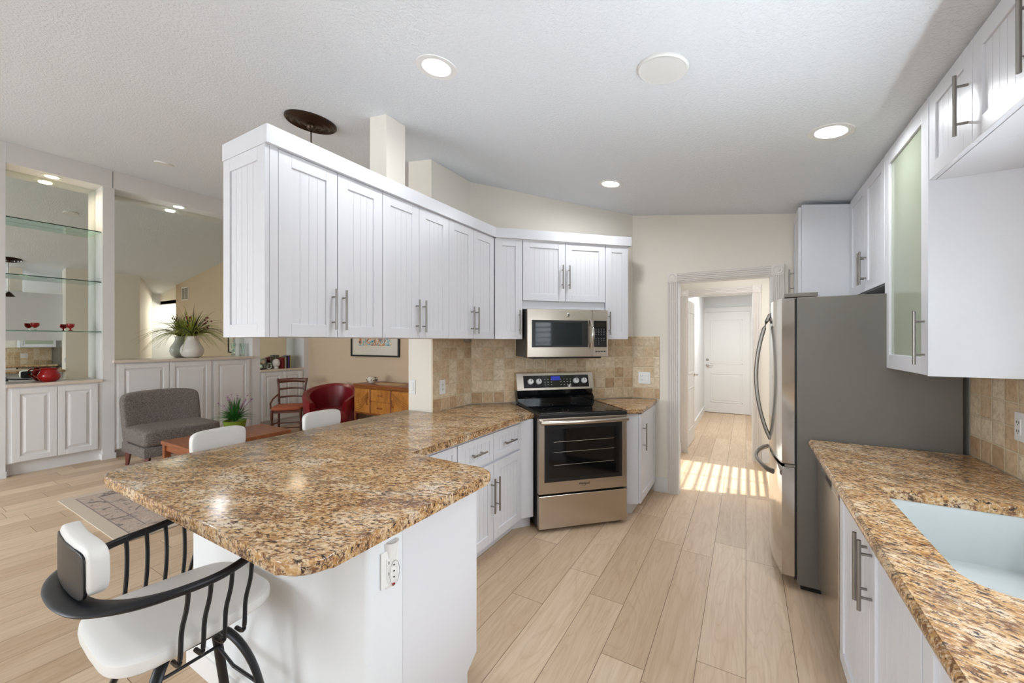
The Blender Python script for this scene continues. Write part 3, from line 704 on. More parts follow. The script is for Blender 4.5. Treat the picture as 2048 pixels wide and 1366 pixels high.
cabinet('wall_cabinet', 'short white two-door cabinet high over the sink at the right edge', (UX+.02, 1.951), -PI/2, .76, .29, 2.15, RT,
        [(0, .38, 2.15, RT, .35, 2.3, .21), (.38, .76, 2.15, RT, .41, 2.3, .21)], slant=True)
cabinet('wall_cabinet', 'white wall cabinet beyond the window toward the camera', (UX+.02, .18), -PI/2, .6, .29, 1.337, RT,
        [(0, .3, 1.337, RT, .27, 1.5, .21), (.3, .6, 1.337, RT, .33, 1.5, .21)], slant=True)

# ------------------------------------------------------------------ door casings, doors
def casing(n, x0, x1, yf, zt, wd=.085, sides=('l', 'r'), blocks=True):
    o = bpy.data.objects.new('trim_%d' % n, None); COL.objects.link(o); o['kind'] = 'structure'; o.location = (0, yf, 0)
    def flute_v(xa, xb, z0, z1):
        b = bx(xa, xb, -.014, 0, z0, z1); w_ = (xb-xa)/5
        for k in range(4): b.box(xa+w_*(k+.62), xa+w_*(k+1.38)-w_*.25, -.024, -.0135, z0, z1, .002)
        b.box(xa, xa+.006, -.02, -.0135, z0, z1).box(xb-.006, xb, -.02, -.0135, z0, z1); return b
    def block(cx, cz):
        b = bx(cx-wd/2-.004, cx+wd/2+.004, -.024, 0, cz-wd/2-.004, cz+wd/2+.004, .002)
        m = Matrix.Translation((cx, -.024, cz)) @ Matrix.Rotation(R(90), 4, 'X')
        b.lathe([(.036, 0), (.034, .005), (.029, .004), (.024, .001), (.018, .002), (.013, .005), (.002, .006)], seg=28, m=m); return b
    if 'l' in sides: flute_v(x0-wd, x0, .0, zt).go('casing_side', 'casing', o); block(x0-wd/2, zt+wd/2).go('rosette', 'casing', o, True)
    if 'r' in sides: flute_v(x1, x1+wd, .0, zt).go('casing_side', 'casing', o); block(x1+wd/2, zt+wd/2).go('rosette', 'casing', o, True)
    b = bx(x0, x1, -.014, 0, zt, zt+wd); w_ = wd/5
    for k in range(4): b.box(x0, x1, -.024, -.0135, zt+w_*(k+.62), zt+w_*(k+1.13), .002)
    b.box(x0, x1, -.02, -.0135, zt, zt+.006).box(x0, x1, -.02, -.0135, zt+wd-.006, zt+wd); b.go('casing_head', 'casing', o)
    return o
casing(7, -.575, .195, 4.15, 2.055)
casing(8, -.665, .075, 5.78, 2.085)
# jamb liners
struct('trim_9', bx(-.575, -.56, 4.15, 4.27, 0, 2.065).box(.18, .195, 4.15, 4.27, 0, 2.065).box(-.56, .18, 4.15, 4.27, 2.05, 2.065), 'trim')
struct('trim_10', bx(-.7, -.69, 5.78, 5.9, 0, 2.085).box(.065, .075, 5.78, 5.9, 0, 2.085).box(-.69, .065, 5.78, 5.9, 2.075, 2.085), 'trim')
def panel_door(name, loc, rot, W_, H_, lever_x, hand='lever', bolt=True):
    o = thing(name, 'x', 'door', loc, rot); del o['label']; del o['category']; o['kind'] = 'structure'
    b = bx(0, W_, 0, .038, .008, H_, .002)
    for (z0, z1) in ((.22, .82), (1.02, H_-.16)):
        for s in (-1, 1):
            y = 0 if s < 0 else .038
            for (xa, xb, za, zb) in ((.13, W_-.13, z0, z0+.014), (.13, W_-.13, z1-.014, z1), (.13, .144, z0, z1), (W_-.144, W_-.13, z0, z1)):
                b.box(xa, xb, y-.006, y+.006, za, zb, .002)
            b.box(.17, W_-.17, y-.004, y+.004, z0+.04, z1-.04, .003)
    b.go('door_panel', 'trim', o)
    h = B()
    for s in (-1, 1):
        y = 0 if s < 0 else .038; m = Matrix.Translation((lever_x, y, .98)) @ Matrix.Rotation(R(90)*(1 if s < 0 else -1), 4, 'X')
        h.lathe([(.03, 0), (.03, .006), (.012, .012), (.011, .045)], seg=20, m=m)
        dirx = 1 if lever_x < W_/2 else -1
        h.sweep([(lever_x, y+s*.045, .98), (lever_x+dirx*.03, y+s*.052, .985), (lever_x+dirx*.07, y+s*.05, .975), (lever_x+dirx*.105, y+s*.046, .985)], [.008, .009, .007, .006], 10)
        if bolt: h.lathe([(.028, 0), (.028, .008), (.02, .016), (.004, .018)], seg=20, m=Matrix.Translation((lever_x, y, 1.10)) @ Matrix.Rotation(R(90)*(1 if s < 0 else -1), 4, 'X'))
    h.go('door_handle', 'steelpol', o, True); return o
panel_door('door_1', (-.767, 9.315, 0), 0, .836, 2.085, .07)
panel_door('door_2', (-.70, 5.91, 0), R(88), .76, 2.06, .70, bolt=False)
b = bx(-.857, -.767, 9.335, 9.36, 0, 2.185).box(.069, .159, 9.335, 9.36, 0, 2.185).box(-.767, .069, 9.335, 9.36, 2.087, 2.185)
struct('trim_11', b, 'trim')
# baseboards
struct('baseboard_far', bx(-.79, -.66, 4.134, 4.15, 0, .12).box(-.79, -.66, 4.14, 4.15, .12, .14), 'trim')
struct('baseboard_vestibule', bx(.165, XR, 5.765, 5.78, 0, .13).box(-.76, -.744, 4.29, 5.76, 0, .13), 'trim')
struct('baseboard_passage', bx(-.76, -.744, 6.75, 9.33, 0, .13), 'trim')
struct('baseboard_dining', bx(-6.9, -1.93, 4.434, 4.45, 0, .13), 'trim')

# ------------------------------------------------------------------ outlets and switches
def plate(name, label, loc, rot, kind='outlet', w_=.072, h_=.118, double=False):
    o = thing(name, label, 'outlet' if 'outlet' in name else 'switch', loc, rot)
    ww = .116 if double else w_
    bx(-ww/2, ww/2, -.006, 0, -h_/2, h_/2, .002).go('cover_plate', 'plastic', o)
    def soc(x):
        s = bx(x-.017, x+.017, -.009, -.005, -.034, .034, .002).go('receptacle', 'plastic', o); b = B()
        for z in (-.018, .018): b.box(x-.009, x-.006, -.0096, -.0085, z-.004, z+.006).box(x+.006, x+.009, -.0096, -.0085, z-.004, z+.006).box(x-.002, x+.002, -.0096, -.0085, z-.011, z-.007)
        b.go('slot', 'black', s)
    def rock(x): bx(x-.016, x+.016, -.011, -.005, -.033, .033, .003).go('rocker', 'plastic', o)
    if double: soc(-.026); rock(.026)
    elif kind == 'outlet': soc(0)
    else: rock(0)
    return o
plate('light_switch', 'white rocker switch on the plain wall end beside the dining room', (-2.385, 2.444, 1.105), 0, 'switch')
plate('wall_outlet', 'white outlet on the travertine left of the range', (-2.167, 2.56, 1.105), PI/2)
plate('wall_outlet', 'double white outlet with switch on tile right of the range', (-.88, 4.137, 1.115), 0, double=True)
plate('wall_outlet', 'double white outlet with switch on tile above the sink counter', (XR-.013, 2.44, 1.13), -PI/2, double=True)
pl = plate('wall_outlet', 'white outlet plate under the bar top at the end of the half wall', (-1.019, .935, .735), PI/2)
nl = thing('plug_in_light', 'white plug-in rechargeable night light in the outlet under the bar', 'night light', (-1.028, .945, .722), PI/2)
B().sweep([(0, -.004-.004*k/8, -.055+.15*k/8) for k in range(9)], [(.026, .010), (.027, .016), (.027, .018), (.025, .018), (.021, .016), (.019, .016), (.021, .018), (.026, .022), (.029, .024)], 18, up=Vector((0, 1, 0))).go('body', 'plastic', nl, True)
B().sweep([(.021*math.cos(2*PI*k/24), -.0262, -.005+.04*math.sin(2*PI*k/24)) for k in range(24)], .0008, 5, close=True).go('face_ring', 'pull', nl)
b = B()
for z in (-.02, .0, .02): b.box(-.004, .0, -.0275, -.024, z, z+.003)
b.go('slot', 'black', nl); B().lathe([(.02, 0), (.021, .003)], (0, -.009, .0945), 20).go('reflector', 'steelpol', nl, True); bx(-.004, .004, -.024, -.018, -.048, -.042).go('indicator_light', 'red', nl)

# ------------------------------------------------------------------ ceiling fittings
slope = math.atan(-.148)
def ceil_at(px, py):
    a = (px-1024)/800.; th = math.atan(.585); s, c_ = math.sin(th), math.cos(th)
    dx, dy, dz = a*c_-s, a*s+c_, (682-py)/800.
    t = (2.62-1.48)/(dz+.148*dx); return (t*dx, t*dy)
def on_ceiling(o, x, y): o.location = (x, y, CEIL(x)); o.rotation_euler = (0, -slope, 0) if False else (0, math.atan(.148), 0)
def downlight(label, x, y, power, z=None, r=.075, warm=False):
    o = thing('recessed_light', label, 'ceiling light')
    if z is None: on_ceiling(o, x, y)
    else: o.location = (x, y, z)
    B().lathe([(r, -.002), (r+.028, -.004), (r+.03, -.001), (r+.03, 0)], seg=40, cap=False).lathe([(r, -.002), (r-.008, .0)], seg=40, cap=False).go('trim_ring', 'plastic', o, True)
    B().lathe([(.002, -.0022), (r-.002, -.0025), (r, -.001)], seg=40, cap=False).go('lens', 'lampwarm' if warm else 'lamp', o, True)
    l = light('lamp_bulb', 'AREA', (0, 0, -.012), power, (1, .84, .62) if warm else (.92, .96, 1), (0, 0, 0), 2*r*.9, spread=R(172)); l.parent = o
    return o
for (px, py, lab) in ((873, 134, 'large round recessed ceiling light above the hanging cabinets, nearest the camera'), (1662, 263, 'recessed ceiling light on the right above the refrigerator aisle'), (1221, 367, 'small recessed ceiling light above the microwave corner')):
    x, y = ceil_at(px, py); downlight(lab, x, y, 5.8, r=.07)
for i, (x, y, w_) in enumerate([(-1.0, -1.4, 'over the aisle behind the camera'), (-3.2, -1.5, 'over the room behind the bar stool'), (-5.6, -1.6, 'far over the rear living area'), (-5.0, 1.2, 'over the rug')]): 
    if i < 3: downlight('added recessed fill light ' + w_, x, y, 3, r=.07)  # unseen cans added as fill for the room
downlight('warm recessed light in the soffit above the glass shelves', -7.06, 1.33, 5, 3.419, .06, True)
downlight('recessed light in the soffit above the vase mirror', -7.06, 2.55, 5, 3.419, .06)
downlight('recessed light in the soffit above the books', -7.06, 3.98, 3, 3.419, .06, True)
x, y = ceil_at(1326, 135); o = thing('ceiling_speaker', 'round white ceiling speaker cover near the top centre', 'speaker'); on_ceiling(o, x, y)
B().lathe([(.105, 0), (.105, -.006), (.1, -.012), (.094, -.0105)], seg=40).go('rim', 'plastic', o, True); B().lathe([(.001, -.0115), (.093, -.0112)], seg=40, cap=False).go('grille', 'trim', o)
x, y = ceil_at(328, 326); o = thing('ceiling_speaker', 'small round white fitting on the living room ceiling', 'speaker'); on_ceiling(o, x, y)
B().lathe([(.085, 0), (.085, -.006), (.08, -.012), (.074, -.0105)], seg=40).go('rim', 'plastic', o, True); B().lathe([(.001, -.0115), (.073, -.0112)], seg=40, cap=False).go('grille', 'trim', o)
# medallion with pendant rod
x, y = ceil_at(622, 242); o = thing('pendant_light', 'pendant on a thin rod under a round dark bronze ceiling medallion', 'pendant light', (x, y, CEIL(x)))
md = B().lathe([(.165, 0), (.165, -.012), (.155, -.02), (.142, -.012), (.135, -.016), (.12, -.026), (.105, -.016), (.09, -.018), (.082, -.026), (.07, -.03), (.06, -.024), (.035, -.03), (.012, -.036)], seg=56).xf(Matrix.Rotation(math.atan(.148), 4, 'Y')).go('medallion', 'bronze', o, True)
B().lathe([(.03, -.03), (.028, -.045), (.014, -.06)], seg=20).go('canopy', 'bronze', o, True)
B().cyl((0, 0, -.05), (0, 0, -.62), .004, 8).go('rod', 'bronze', o)
B().lathe([(.01, -.60), (.03, -.62), (.075, -.68), (.08, -.69)], seg=30, cap=False).go('shade', 'bronze', o, True)
# air vents (seen in the mirrors)
def vent(label, loc, rot, w_, h_, dark='cabgray'):
    o = thing('air_vent', label, 'vent', loc); o.rotation_euler = rot
    b = bx(-w_/2, w_/2, -.008, 0, -h_/2, -h_/2+.02).box(-w_/2, w_/2, -.008, 0, h_/2-.02, h_/2).box(-w_/2, -w_/2+.02, -.008, 0, -h_/2, h_/2).box(w_/2-.02, w_/2, -.008, 0, -h_/2, h_/2).box(-.006, .006, -.008, 0, -h_/2, h_/2); b.go('frame', 'plastic', o)
    b = B(); z = -h_/2+.03
    while z < h_/2-.02: b.box(-w_/2+.02, w_/2-.02, -.005, .0, z, z+.006); z += .014
    b.go('louvres', dark, o)
vent('white louvred return air vent high on the dining wall, seen in the mirror', (-2.45, 4.449, 2.66), (0, 0, 0), .38, .32)

o = thing('dome_light', 'glowing dome light in the back hall, seen in the mirror', 'ceiling light', (-1.35, 4.95, 2.45))
B().lathe([(.16, 0), (.16, -.02), (.15, -.025)], seg=36).go('base_ring', 'plastic', o, True); B().lathe([(.15, -.024), (.13, -.06), (.07, -.085), (.002, -.09)], seg=36, cap=False).go('shade', 'lampwarm', o, True)
light('dome_bulb', 'POINT', (-1.35, 4.95, 2.2), 26, (1, .95, .88), size=.08)
light('passage_fill', 'AREA', (-.2, 7.6, 2.43), 30, (.95, .98, 1), size=.4); light('vestibule_fill', 'AREA', (0, 5.0, 2.43), 8, (.95, .98, 1), size=.3)  # unseen area lamps without fixtures, brighten passage and vestibule
o = plate('light_switch', 'small grey thermostat on the dining wall, seen in the mirror', (-2.2, 4.449, 1.5), 0, 'switch'); o['category'] = 'thermostat'

# ------------------------------------------------------------------ built-in wall
def mirror(label, y0, y1, z0): tag(bx(-7.209, -7.203, y0+.002, y1-.002, z0, 3.4195).go('wall_mirror', 'mirror'), label, 'mirror')
mirror('tall mirror behind the glass shelves at the left edge', .97, 1.728, 1.012)
mirror('wide mirror behind the vase of grass', 1.838, 3.485, 1.242)
mirror('narrow mirror behind the books', 3.602, 4.36, 1.012)
def bcab(name, label, y0, y1, top, doors, mtop, over=0, tz=.14):
    t = thing(name, label, 'cabinet', (XL-.012, y0, 0), PI/2); L = y1-y0
    bx(0.001, L-.001, 0, .255, tz, top-.035).box(.001, L-.001, .06, .255, 0, tz).go('carcass', 'built', t)
    for a, c_ in doors: raised_door(B(), a-y0, c_-y0, tz+.012, top-.055).go('door', 'built', t)
    b = bx(.001-over, L-.001+over, -.03 if not over else -.045, -.001, top-.035, top, .004) if over else B()
    b.box(.001, L-.001, -.03 if not over else -.01, .256, top-.035, top, .003); b.go('countertop', mtop, t)
    return t
bcab('built_in_cabinet', 'white built-in cabinet below the glass shelves and red pitcher', .97, 1.728, 1.01, [(1.01, 1.345), (1.35, 1.685)], 'stone')
bcab('built_in_cabinet', 'tall white built-in cabinet with three doors behind the grey slipper chair', 1.838, 3.485, 1.24, [(1.87, 2.395), (2.40, 2.90), (2.935, 3.44)], 'stone', .02, .1)
bcab('built_in_cabinet', 'white built-in cabinet under the row of books', 3.602, 4.36, 1.01, [(3.63, 3.975), (3.98, 4.33)], 'stone')
for z, w_ in ((2.84, 'highest'), (2.215, 'middle'), (1.595, 'lowest, holding the goblets')):
    tag(bx(-7.2, -6.95, .975, 1.723, z, z+.011, .001).go('glass_shelf', 'shelfglass'), 'clear glass shelf in the left mirror niche, ' + w_, 'shelf', 'glass shelves in the left niche')
for z in (1.85, 2.6): tag(bx(-7.2, -6.95, 3.607, 4.355, z, z+.011, .001).go('glass_shelf', 'shelfglass'), 'clear glass shelf above the books, ' + ('lower' if z < 2 else 'upper'), 'shelf')
# red pitcher
o = thing('pitcher', 'round glossy red pitcher on the ledge under the glass shelves', 'pitcher', (-7.06, 1.31, 1.0105), R(65))
B().lathe([(.055, 0), (.078, .02), (.094, .055), (.092, .085), (.072, .12), (.066, .135), (.078, .155), (.074, .155), (.062, .135), (.05, .1)], seg=36).go('body', 'red', o, True)
B().sweep([(-.066, 0, .135), (-.11, 0, .143), (-.135, 0, .12), (-.13, 0, .08), (-.09, 0, .045)], .008, 10).go('handle', 'red', o, True)
for (y, m1, lab) in ((1.20, 'glass', 'small clear goblet with a red rim on the lowest glass shelf'), (1.48, 'redglass', 'small red goblet on the lowest glass shelf')):
    o = thing('goblet', lab, 'glass', (-7.06, y, 1.6065))
    B().lathe([(.026, 0), (.02, .006), (.007, .014), (.006, .028), (.012, .036)], seg=20).go('stem', m1, o, True)
    B().lathe([(.012, .034), (.03, .048), (.036, .07), (.034, .088), (.031, .088), (.03, .05)], seg=20).go('bowl', 'redglass', o, True)
# ceramic vase with grasses
o = thing('flower_vase', 'large pale ceramic vase of arching grasses on the tall cabinet', 'vase', (-7.03, 2.70, 1.2405))
B().lathe([(.075, 0), (.12, .03), (.142, .09), (.135, .15), (.10, .21), (.078, .26), (.078, .3), (.088, .318), (.08, .318), (.068, .28)], seg=40).go('body', 'ceramic', o, True)
def blades(n, z0, L, spread, w_, rs, flat=.75, xlim=None, up_=.5, elo=.15):
    b = B(); rnd = random.Random(rs)
    for i in range(n):
        a = rnd.uniform(0, 2*PI); l = L*rnd.uniform(.6, 1); e = rnd.uniform(elo, 1)*spread; pts = []
        for k in range(7):
            u = k/6; out = l*e*u; zz = z0+l*(up_+.6*(1-e))*u*(1.25) - l*e*flat*u*u*1.1
            x_ = out*math.cos(a); y_ = out*math.sin(a)
            if xlim: x_ = max(x_, xlim)
            pts.append((x_, y_, zz))
        b.sweep(pts, [(w_, w_*.35)]*3+[(w_*.8, w_*.3), (w_*.6, w_*.25), (w_*.4, w_*.2), (w_*.12, w_*.1)], 4)
    return b
blades(100, .30, .62, 1.0, .0075, 1, .95, xlim=-.15, up_=.52, elo=.35).go('foliage', 'leaf', o, label='olive green arching grass'); blades(70, .30, .68, 1.0, .0048, 2, .75, xlim=-.15, up_=.5, elo=.4).go('foliage', 'leafdark', o, label='dark wiry grass')
b = B(); rnd = random.Random(5)
for i in range(26):
    c0 = Vector((rnd.uniform(.0, .08), rnd.choice((.13, .2, -.06, .05))+rnd.uniform(-.03, .03), .46+rnd.uniform(-.05, .09)+(.05 if i % 3 == 0 else 0))); b.superel(c0, .013, .013, .013, 1, 1, 6, 8)
b.go('berries', 'berry', o, True)
o = thing('crystal_vase', 'slim clear cut crystal vase at the right end of the tall cabinet', 'vase', (-7.05, 3.40, 1.2405))
B().lathe([(.035, 0), (.03, .01), (.022, .04), (.026, .12), (.036, .2), (.038, .21), (.033, .21), (.023, .12), (.018, .05)], seg=14).go('body', 'glass', o)
# bay three objects
o = thing('glass_clock', 'square glass desk clock on the ledge left of the books', 'clock', (-7.0, 3.665, 1.0105), PI/2+.1)
bx(-.055, .055, -.02, .02, 0, .19, .004).go('case', 'glass', o); B().lathe([(.038, 0), (.038, .006), (.034, .008)], seg=28, m=Matrix.Translation((0, -.021, .125)) @ Matrix.Rotation(R(90), 4, 'X')).go('dial', 'steelpol', o, True); bx(-.055, .055, -.021, .021, 0, .02).go('base', 'black', o)
tag(B().superel((-7.03, 3.80, 1.0105+.055), .045, .045, .055, .9, .9).go('glass_ornament', 'glass', None, True), 'clear glass egg ornament between the clock and white bust', 'ornament')
o = B().lathe([(.035, 0), (.04, .015), (.03, .03), (.055, .06), (.062, .1), (.055, .14), (.03, .165), (.005, .17)], seg=28).go('shell_ornament', 'ceramic', None, True); o.location = (-7.0, 3.905, 1.0105); tag(o, 'rounded white shell ornament leaning beside the red book', 'ornament')
books = [(.042, .185, (122, 16, 24), 'thick dark red book beside the white shell ornament'), (.02, .20, (128, 96, 66), 'thin brown book right of the red book'), (.017, .205, (224, 220, 206), 'thin white book in the row on the ledge'), (.03, .215, (22, 22, 28), 'thick black book in the row on the ledge'), (.03, .22, (92, 62, 140), 'purple book in the row on the ledge'), (.024, .225, (176, 164, 84), 'yellow-green book at the right end of the row')]
y = 3.965
for i, (th_, h_, c_, lab) in enumerate(books):
    o = thing('book', lab, 'book', (-7.02, y+th_/2, 1.0105), 0, 'books on the built-in ledge')
    mm = mat('book_cover', c_, .5); t2 = th_/2-.0005
    bx(-.075, .078, -t2, -t2+.003, 0, h_).box(-.075, .078, t2-.003, t2, 0, h_).box(.075, .078, -t2, t2, 0, h_).go('cover', mm, o); bx(-.073, .074, -t2+.003, t2-.003, .004, h_-.004).go('pages', 'matboard', o)
    y += th_+.001

# ------------------------------------------------------------------ dining/living furniture
# grey slipper chair facing +X
o = thing('slipper_chair', 'grey tweed armless slipper chair in front of the built-in cabinets', 'armchair', (-6.1, 2.14, 0), 0)
bx(-.33, .34, -.375, .375, .17, .29, .015).go('seat_base', 'tweed', o, True)
B().superel((.05, 0, .385), .31, .385, .1, .3, .18).go('seat_cushion', 'tweed', o, True)
def tilt(p): return Vector((p.x - (p.z+.3)*.22 + .06*(abs(p.y)/.34)**2*.6, p.y*(1+.03*p.z), p.z + .02*(1-(p.y/.34)**2)*(1 if p.z > 0 else 0)))
B().superel((-.25, 0, .54), .075, .385, .31, .22, .25, 20, 36, tilt).go('backrest', 'tweed', o, True)
for x, y in ((-.29, -.32), (-.29, .32), (.27, -.32), (.27, .32)): B().cyl((x, y, .17), (x*1.05, y*1.03, 0), .032, 4, .018).go('leg', 'redwood', o)
# coffee table
o = thing('coffee_table', 'low cherry wood coffee table with slatted frame ends on the rug', 'coffee table', (-4.92, 2.24, .012))
bx(-.32, .32, -.5, .5, .40, .438, .004).go('tabletop', 'cherry', o)
for x in (-.29, .29):
    for y in (-.46, .46): bx(x-.028, x+.028, y-.028, y+.028, 0, .40, .003).go('leg', 'cherry', o)
b = B()
for x in (-.29, .29): b.box(x-.012, x+.012, -.432, .432, .335, .395).box(x-.012, x+.012, -.432, .432, .08, .12)
for y in (-.46, .46): b.box(-.262, .262, y-.012, y+.012, .335, .395).box(-.262, .262, y-.012, y+.012, .08, .12)
b.go('apron', 'cherry', o)
b = B()
for x in (-.29, .29):
    for k in range(9): b.box(x-.006, x+.006, -.34+k*.085-.012, -.34+k*.085+.012, .12, .335)
b.go('slats', 'cherry', o)
o = thing('potted_grass', 'green potted grass with small purple flowers on the coffee table', 'potted plant', (-5.07, 2.36, .4505))
B().lathe([(.085, 0), (.09, .01), (.115, .12), (.118, .125), (.105, .125), (.09, .08)], seg=32).go('pot', 'pot', o, True); B().lathe([(.1, .105), (.001, .108)], seg=24, cap=False).go('soil', 'walnut', o)
blades(330, .11, .28, .95, .0042, 8, .6).go('grass', 'grass', o)
b = B(); c2 = B(); rnd = random.Random(3)
for i in range(16):
    a = rnd.uniform(0, 2*PI); r_ = rnd.uniform(.03, .17); hgt = rnd.uniform(.28, .42); top = Vector((r_*math.cos(a), r_*math.sin(a), hgt)); b.sweep([(top.x*.1, top.y*.1, .12), (top.x*.5, top.y*.5, .12+(hgt-.12)*.6), top], .0018, 5)
    for q in range(5):
        aa = q*2*PI/5; c2.sweep([top, top+Vector((.016*math.cos(aa), .016*math.sin(aa), .008))], [(.005, .002), (.002, .001)], 4)
b.go('stems', 'purple', o); c2.go('flowers', 'purple', o)
o = bx(-.775, .775, -1.1, 1.1, 0, .009, .002).go('area_rug', 'rug'); o.location = (-4.715, 2.17, .001); tag(o, 'faded beige and grey patterned rug under the coffee table', 'rug')
# antique wooden chair
ch = thing('side_chair', 'antique carved wooden side chair with an upholstered seat by the built-ins', 'chair', (-6.30, 3.72, 0), R(-132))
for s in (-1, 1):
    B().sweep([(s*.19, -.19, 0), (s*.185, -.17, .25), (s*.18, -.17, .45), (s*.19, -.2, .7), (s*.215, -.235, .87)], [.016, .018, .018, .016, .016], 8).go('back_post', 'walnut', ch, True)
    B().lathe([(.013, 0), (.02, .06), (.013, .08), (.022, .2), (.014, .22), (.014, .26), (.022, .3), (.02, .42)], (s*.2, .2, 0), 12).go('leg', 'walnut', ch, True)
    B().sweep([(s*.2, -.19, .62), (s*.25, -.08, .56), (s*.26, .03, .5), (s*.24, .08, .43)], .013, 8).go('arm_bracket', 'walnut', ch, True)
def rail(z, hh, w_, bow=.03):
    n = 10; return B().sweep([(-w_+2*w_*k/n, -.18-(z-.45)*.13-bow*math.sin(PI*k/n), z+.012*math.sin(PI*k/n)) for k in range(n+1)], (.012, hh), 8)
rail(.83, .035, .21).go('crest_rail', 'walnut', ch, True)
for z in (.70, .57): rail(z, .016, .185).go('slat', 'walnut', ch, True)
B().superel((0, 0, .435), .225, .225, .035, .5, .35).go('seat', 'rush', ch, True)
bx(-.21, .21, -.2, .2, .37, .405, .005).go('seat_frame', 'walnut', ch)
b = B()
for z in (.14, .22): b.cyl((-.195, .2, z), (.195, .2, z), .009, 8); 
for s in (-1, 1): b.cyl((s*.2, .2, .18), (s*.19, -.18, .18), .009, 8)
b.go('stretchers', 'walnut', ch, True)
# red leather tub chair
tb = thing('tub_chair', 'dark red leather barrel armchair between wooden chair and sideboard', 'armchair', (-5.52, 3.93, 0), R(-135))
def tub():
    b = B(); n = 28; rows = []
    for k in range(n+1):
        a = R(-52+284*k/n)  # from right arm front around the back to left arm front
        u = abs(k/n-.5)*2
        top = .80-.20*u**1.7 if u < .97 else .58
        co, si = math.cos(a), -math.sin(a)
        ro, ri = .40, .29
        prof = [(ro*.93, .10), (ro*.97, .4), (ro*1.02, top-.04), (ro*.99, top), (ri+.06, top+.005), (ri+.015, top-.03), (ri, .40), (ri, .10)]
        rows.append([b.b.verts.new((r_*co, (r_*si) + .02, z)) for r_, z in prof])
    for A, C in zip(rows, rows[1:]):
        m = len(A)
        for i in range(m): b.b.faces.new((A[i], A[(i+1) % m], C[(i+1) % m], C[i]))
    b.b.faces.new(rows[0]); b.b.faces.new(rows[-1][::-1]); return b
tub().go('backrest', 'redleather', tb, True)
B().superel((0, .04, .36), .30, .32, .09, .35, .4).go('seat_cushion', 'redleather', tb, True)
bx(-.27, .27, -.2, .34, .1, .29, .02).go('seat_base', 'redleather', tb, True)
for x, y in ((-.22, .28), (.22, .28), (-.2, -.22), (.2, -.22)): bx(x-.02, x+.02, y-.02, y+.02, 0, .1).go('leg', 'walnut', tb)
# sideboard
sb = thing('sideboard', 'honey veneer sideboard with bamboo trim and central drawers under the picture', 'sideboard', (-5.07, 3.975, 0), 0)
Ws = 1.3
bx(.02, Ws-.02, .01, .42, .42, .82).go('carcass', 'honey', sb); bx(-.01, Ws+.01, -.01, .44, .82, .852, .008).go('top', 'bamboo', sb)
for x in (0, .02+.33, Ws-.36, Ws-.02):
    pass
for x in (.015, Ws-.015):
    for y in (.015, .41): B().cyl((x, y, 0), (x, y, .82), .018, 12).go('leg', 'bamboo', sb, True)
b = B()
for z in (.425, .8): b.cyl((.03, .0, z), (Ws-.03, .0, z), .011, 10)
for x in (.36, .78): b.cyl((x, .0, .43), (x, .0, .8), .011, 10)
b.go('bamboo_moulding', 'bamboo', sb, True)
for x0, x1, hx in ((.035, .345, .31), (.795, Ws-.035, .83)):
    d = bx(x0, x1, -.006, .01, .44, .785, .003).go('door', 'honey', sb); b = B()
    for q in range(5): b.sweep([(x0+.02+(x1-x0-.04)*k/10, -.0075, .46+q*.035+(.24-.02*q)*((k/10) if x0 < .5 else 1-k/10)**2) for k in range(11)], (.003, .002), 5)
    b.go('veneer_line', 'bamboo', d); B().sweep([(hx, -.006, .56), (hx, -.03, .57), (hx, -.03, .66), (hx, -.006, .67)], .006, 8).go('handle', 'bamboo', d, True)
for z0, z1 in ((.445, .605), (.625, .785)):
    d = bx(.375, .765, -.006, .01, z0, z1, .003).go('drawer', 'honey', sb); z = (z0+z1)/2
    B().sweep([(.53, -.006, z), (.535, -.03, z), (.605, -.03, z), (.61, -.006, z)], .006, 8).go('handle', 'bamboo', d, True)
b = B(); n = 40
ringp = [((.22+.02*math.cos(9*2*PI*k/n))*math.cos(2*PI*k/n)*1.25+.56, (.13+.012*math.cos(9*2*PI*k/n))*math.sin(2*PI*k/n)+.2) for k in range(n)]
o = B().prism(ringp, 0, .003).go('lace_doily', mat('ecru_lace', (206, 178, 134), .9)); o.location = (-5.07, 3.975, .8525); tag(o, 'ecru lace doily on the sideboard top', 'doily')
tp = thing('teapot', 'small cream teapot with dark floral spots on the sideboard', 'teapot', (-4.85, 4.12, .8560), R(10))
B().lathe([(.04, 0), (.06, .02), (.07, .05), (.06, .08), (.045, .095), (.05, .1)], seg=28).go('body', 'matboard', tp, True)
B().sweep([(.06, 0, .085), (.1, 0, .085), (.105, 0, .05), (.062, 0, .03)], .006, 8).go('handle', 'darktrim', tp, True); B().sweep([(-.06, 0, .045), (-.085, 0, .06), (-.095, 0, .09)], [.012, .009, .007], 8).go('spout', 'matboard', tp, True)
b = B(); rnd = random.Random(11)
for i in range(22): a = rnd.uniform(0, 2*PI); z = rnd.uniform(.03, .06); b.superel((.0695*math.cos(a)*(1-.8*abs(z-.05)), .0695*math.sin(a)*(1-.8*abs(z-.05)), z), .008, .008, .008, 1, 1, 5, 8)
b.go('floral_spots', 'darktrim', tp)
pf = thing('framed_print', 'abstract blue and orange print in black frame above the sideboard', 'picture', (-5.16, 4.449, 1.60), 0)
b = bx(-.56, .56, -.03, 0, -.365, -.34, .002).box(-.56, .56, -.03, 0, .34, .365, .002).box(-.56, -.535, -.03, 0, -.34, .34, .002).box(.535, .56, -.03, 0, -.34, .34, .002); b.go('frame', 'black', pf)
bx(-.535, .535, -.012, -.001, -.34, .34).go('mat_board', 'matboard', pf); bx(-.38, .38, -.014, -.0115, -.19, .27).go('print', 'art', pf)

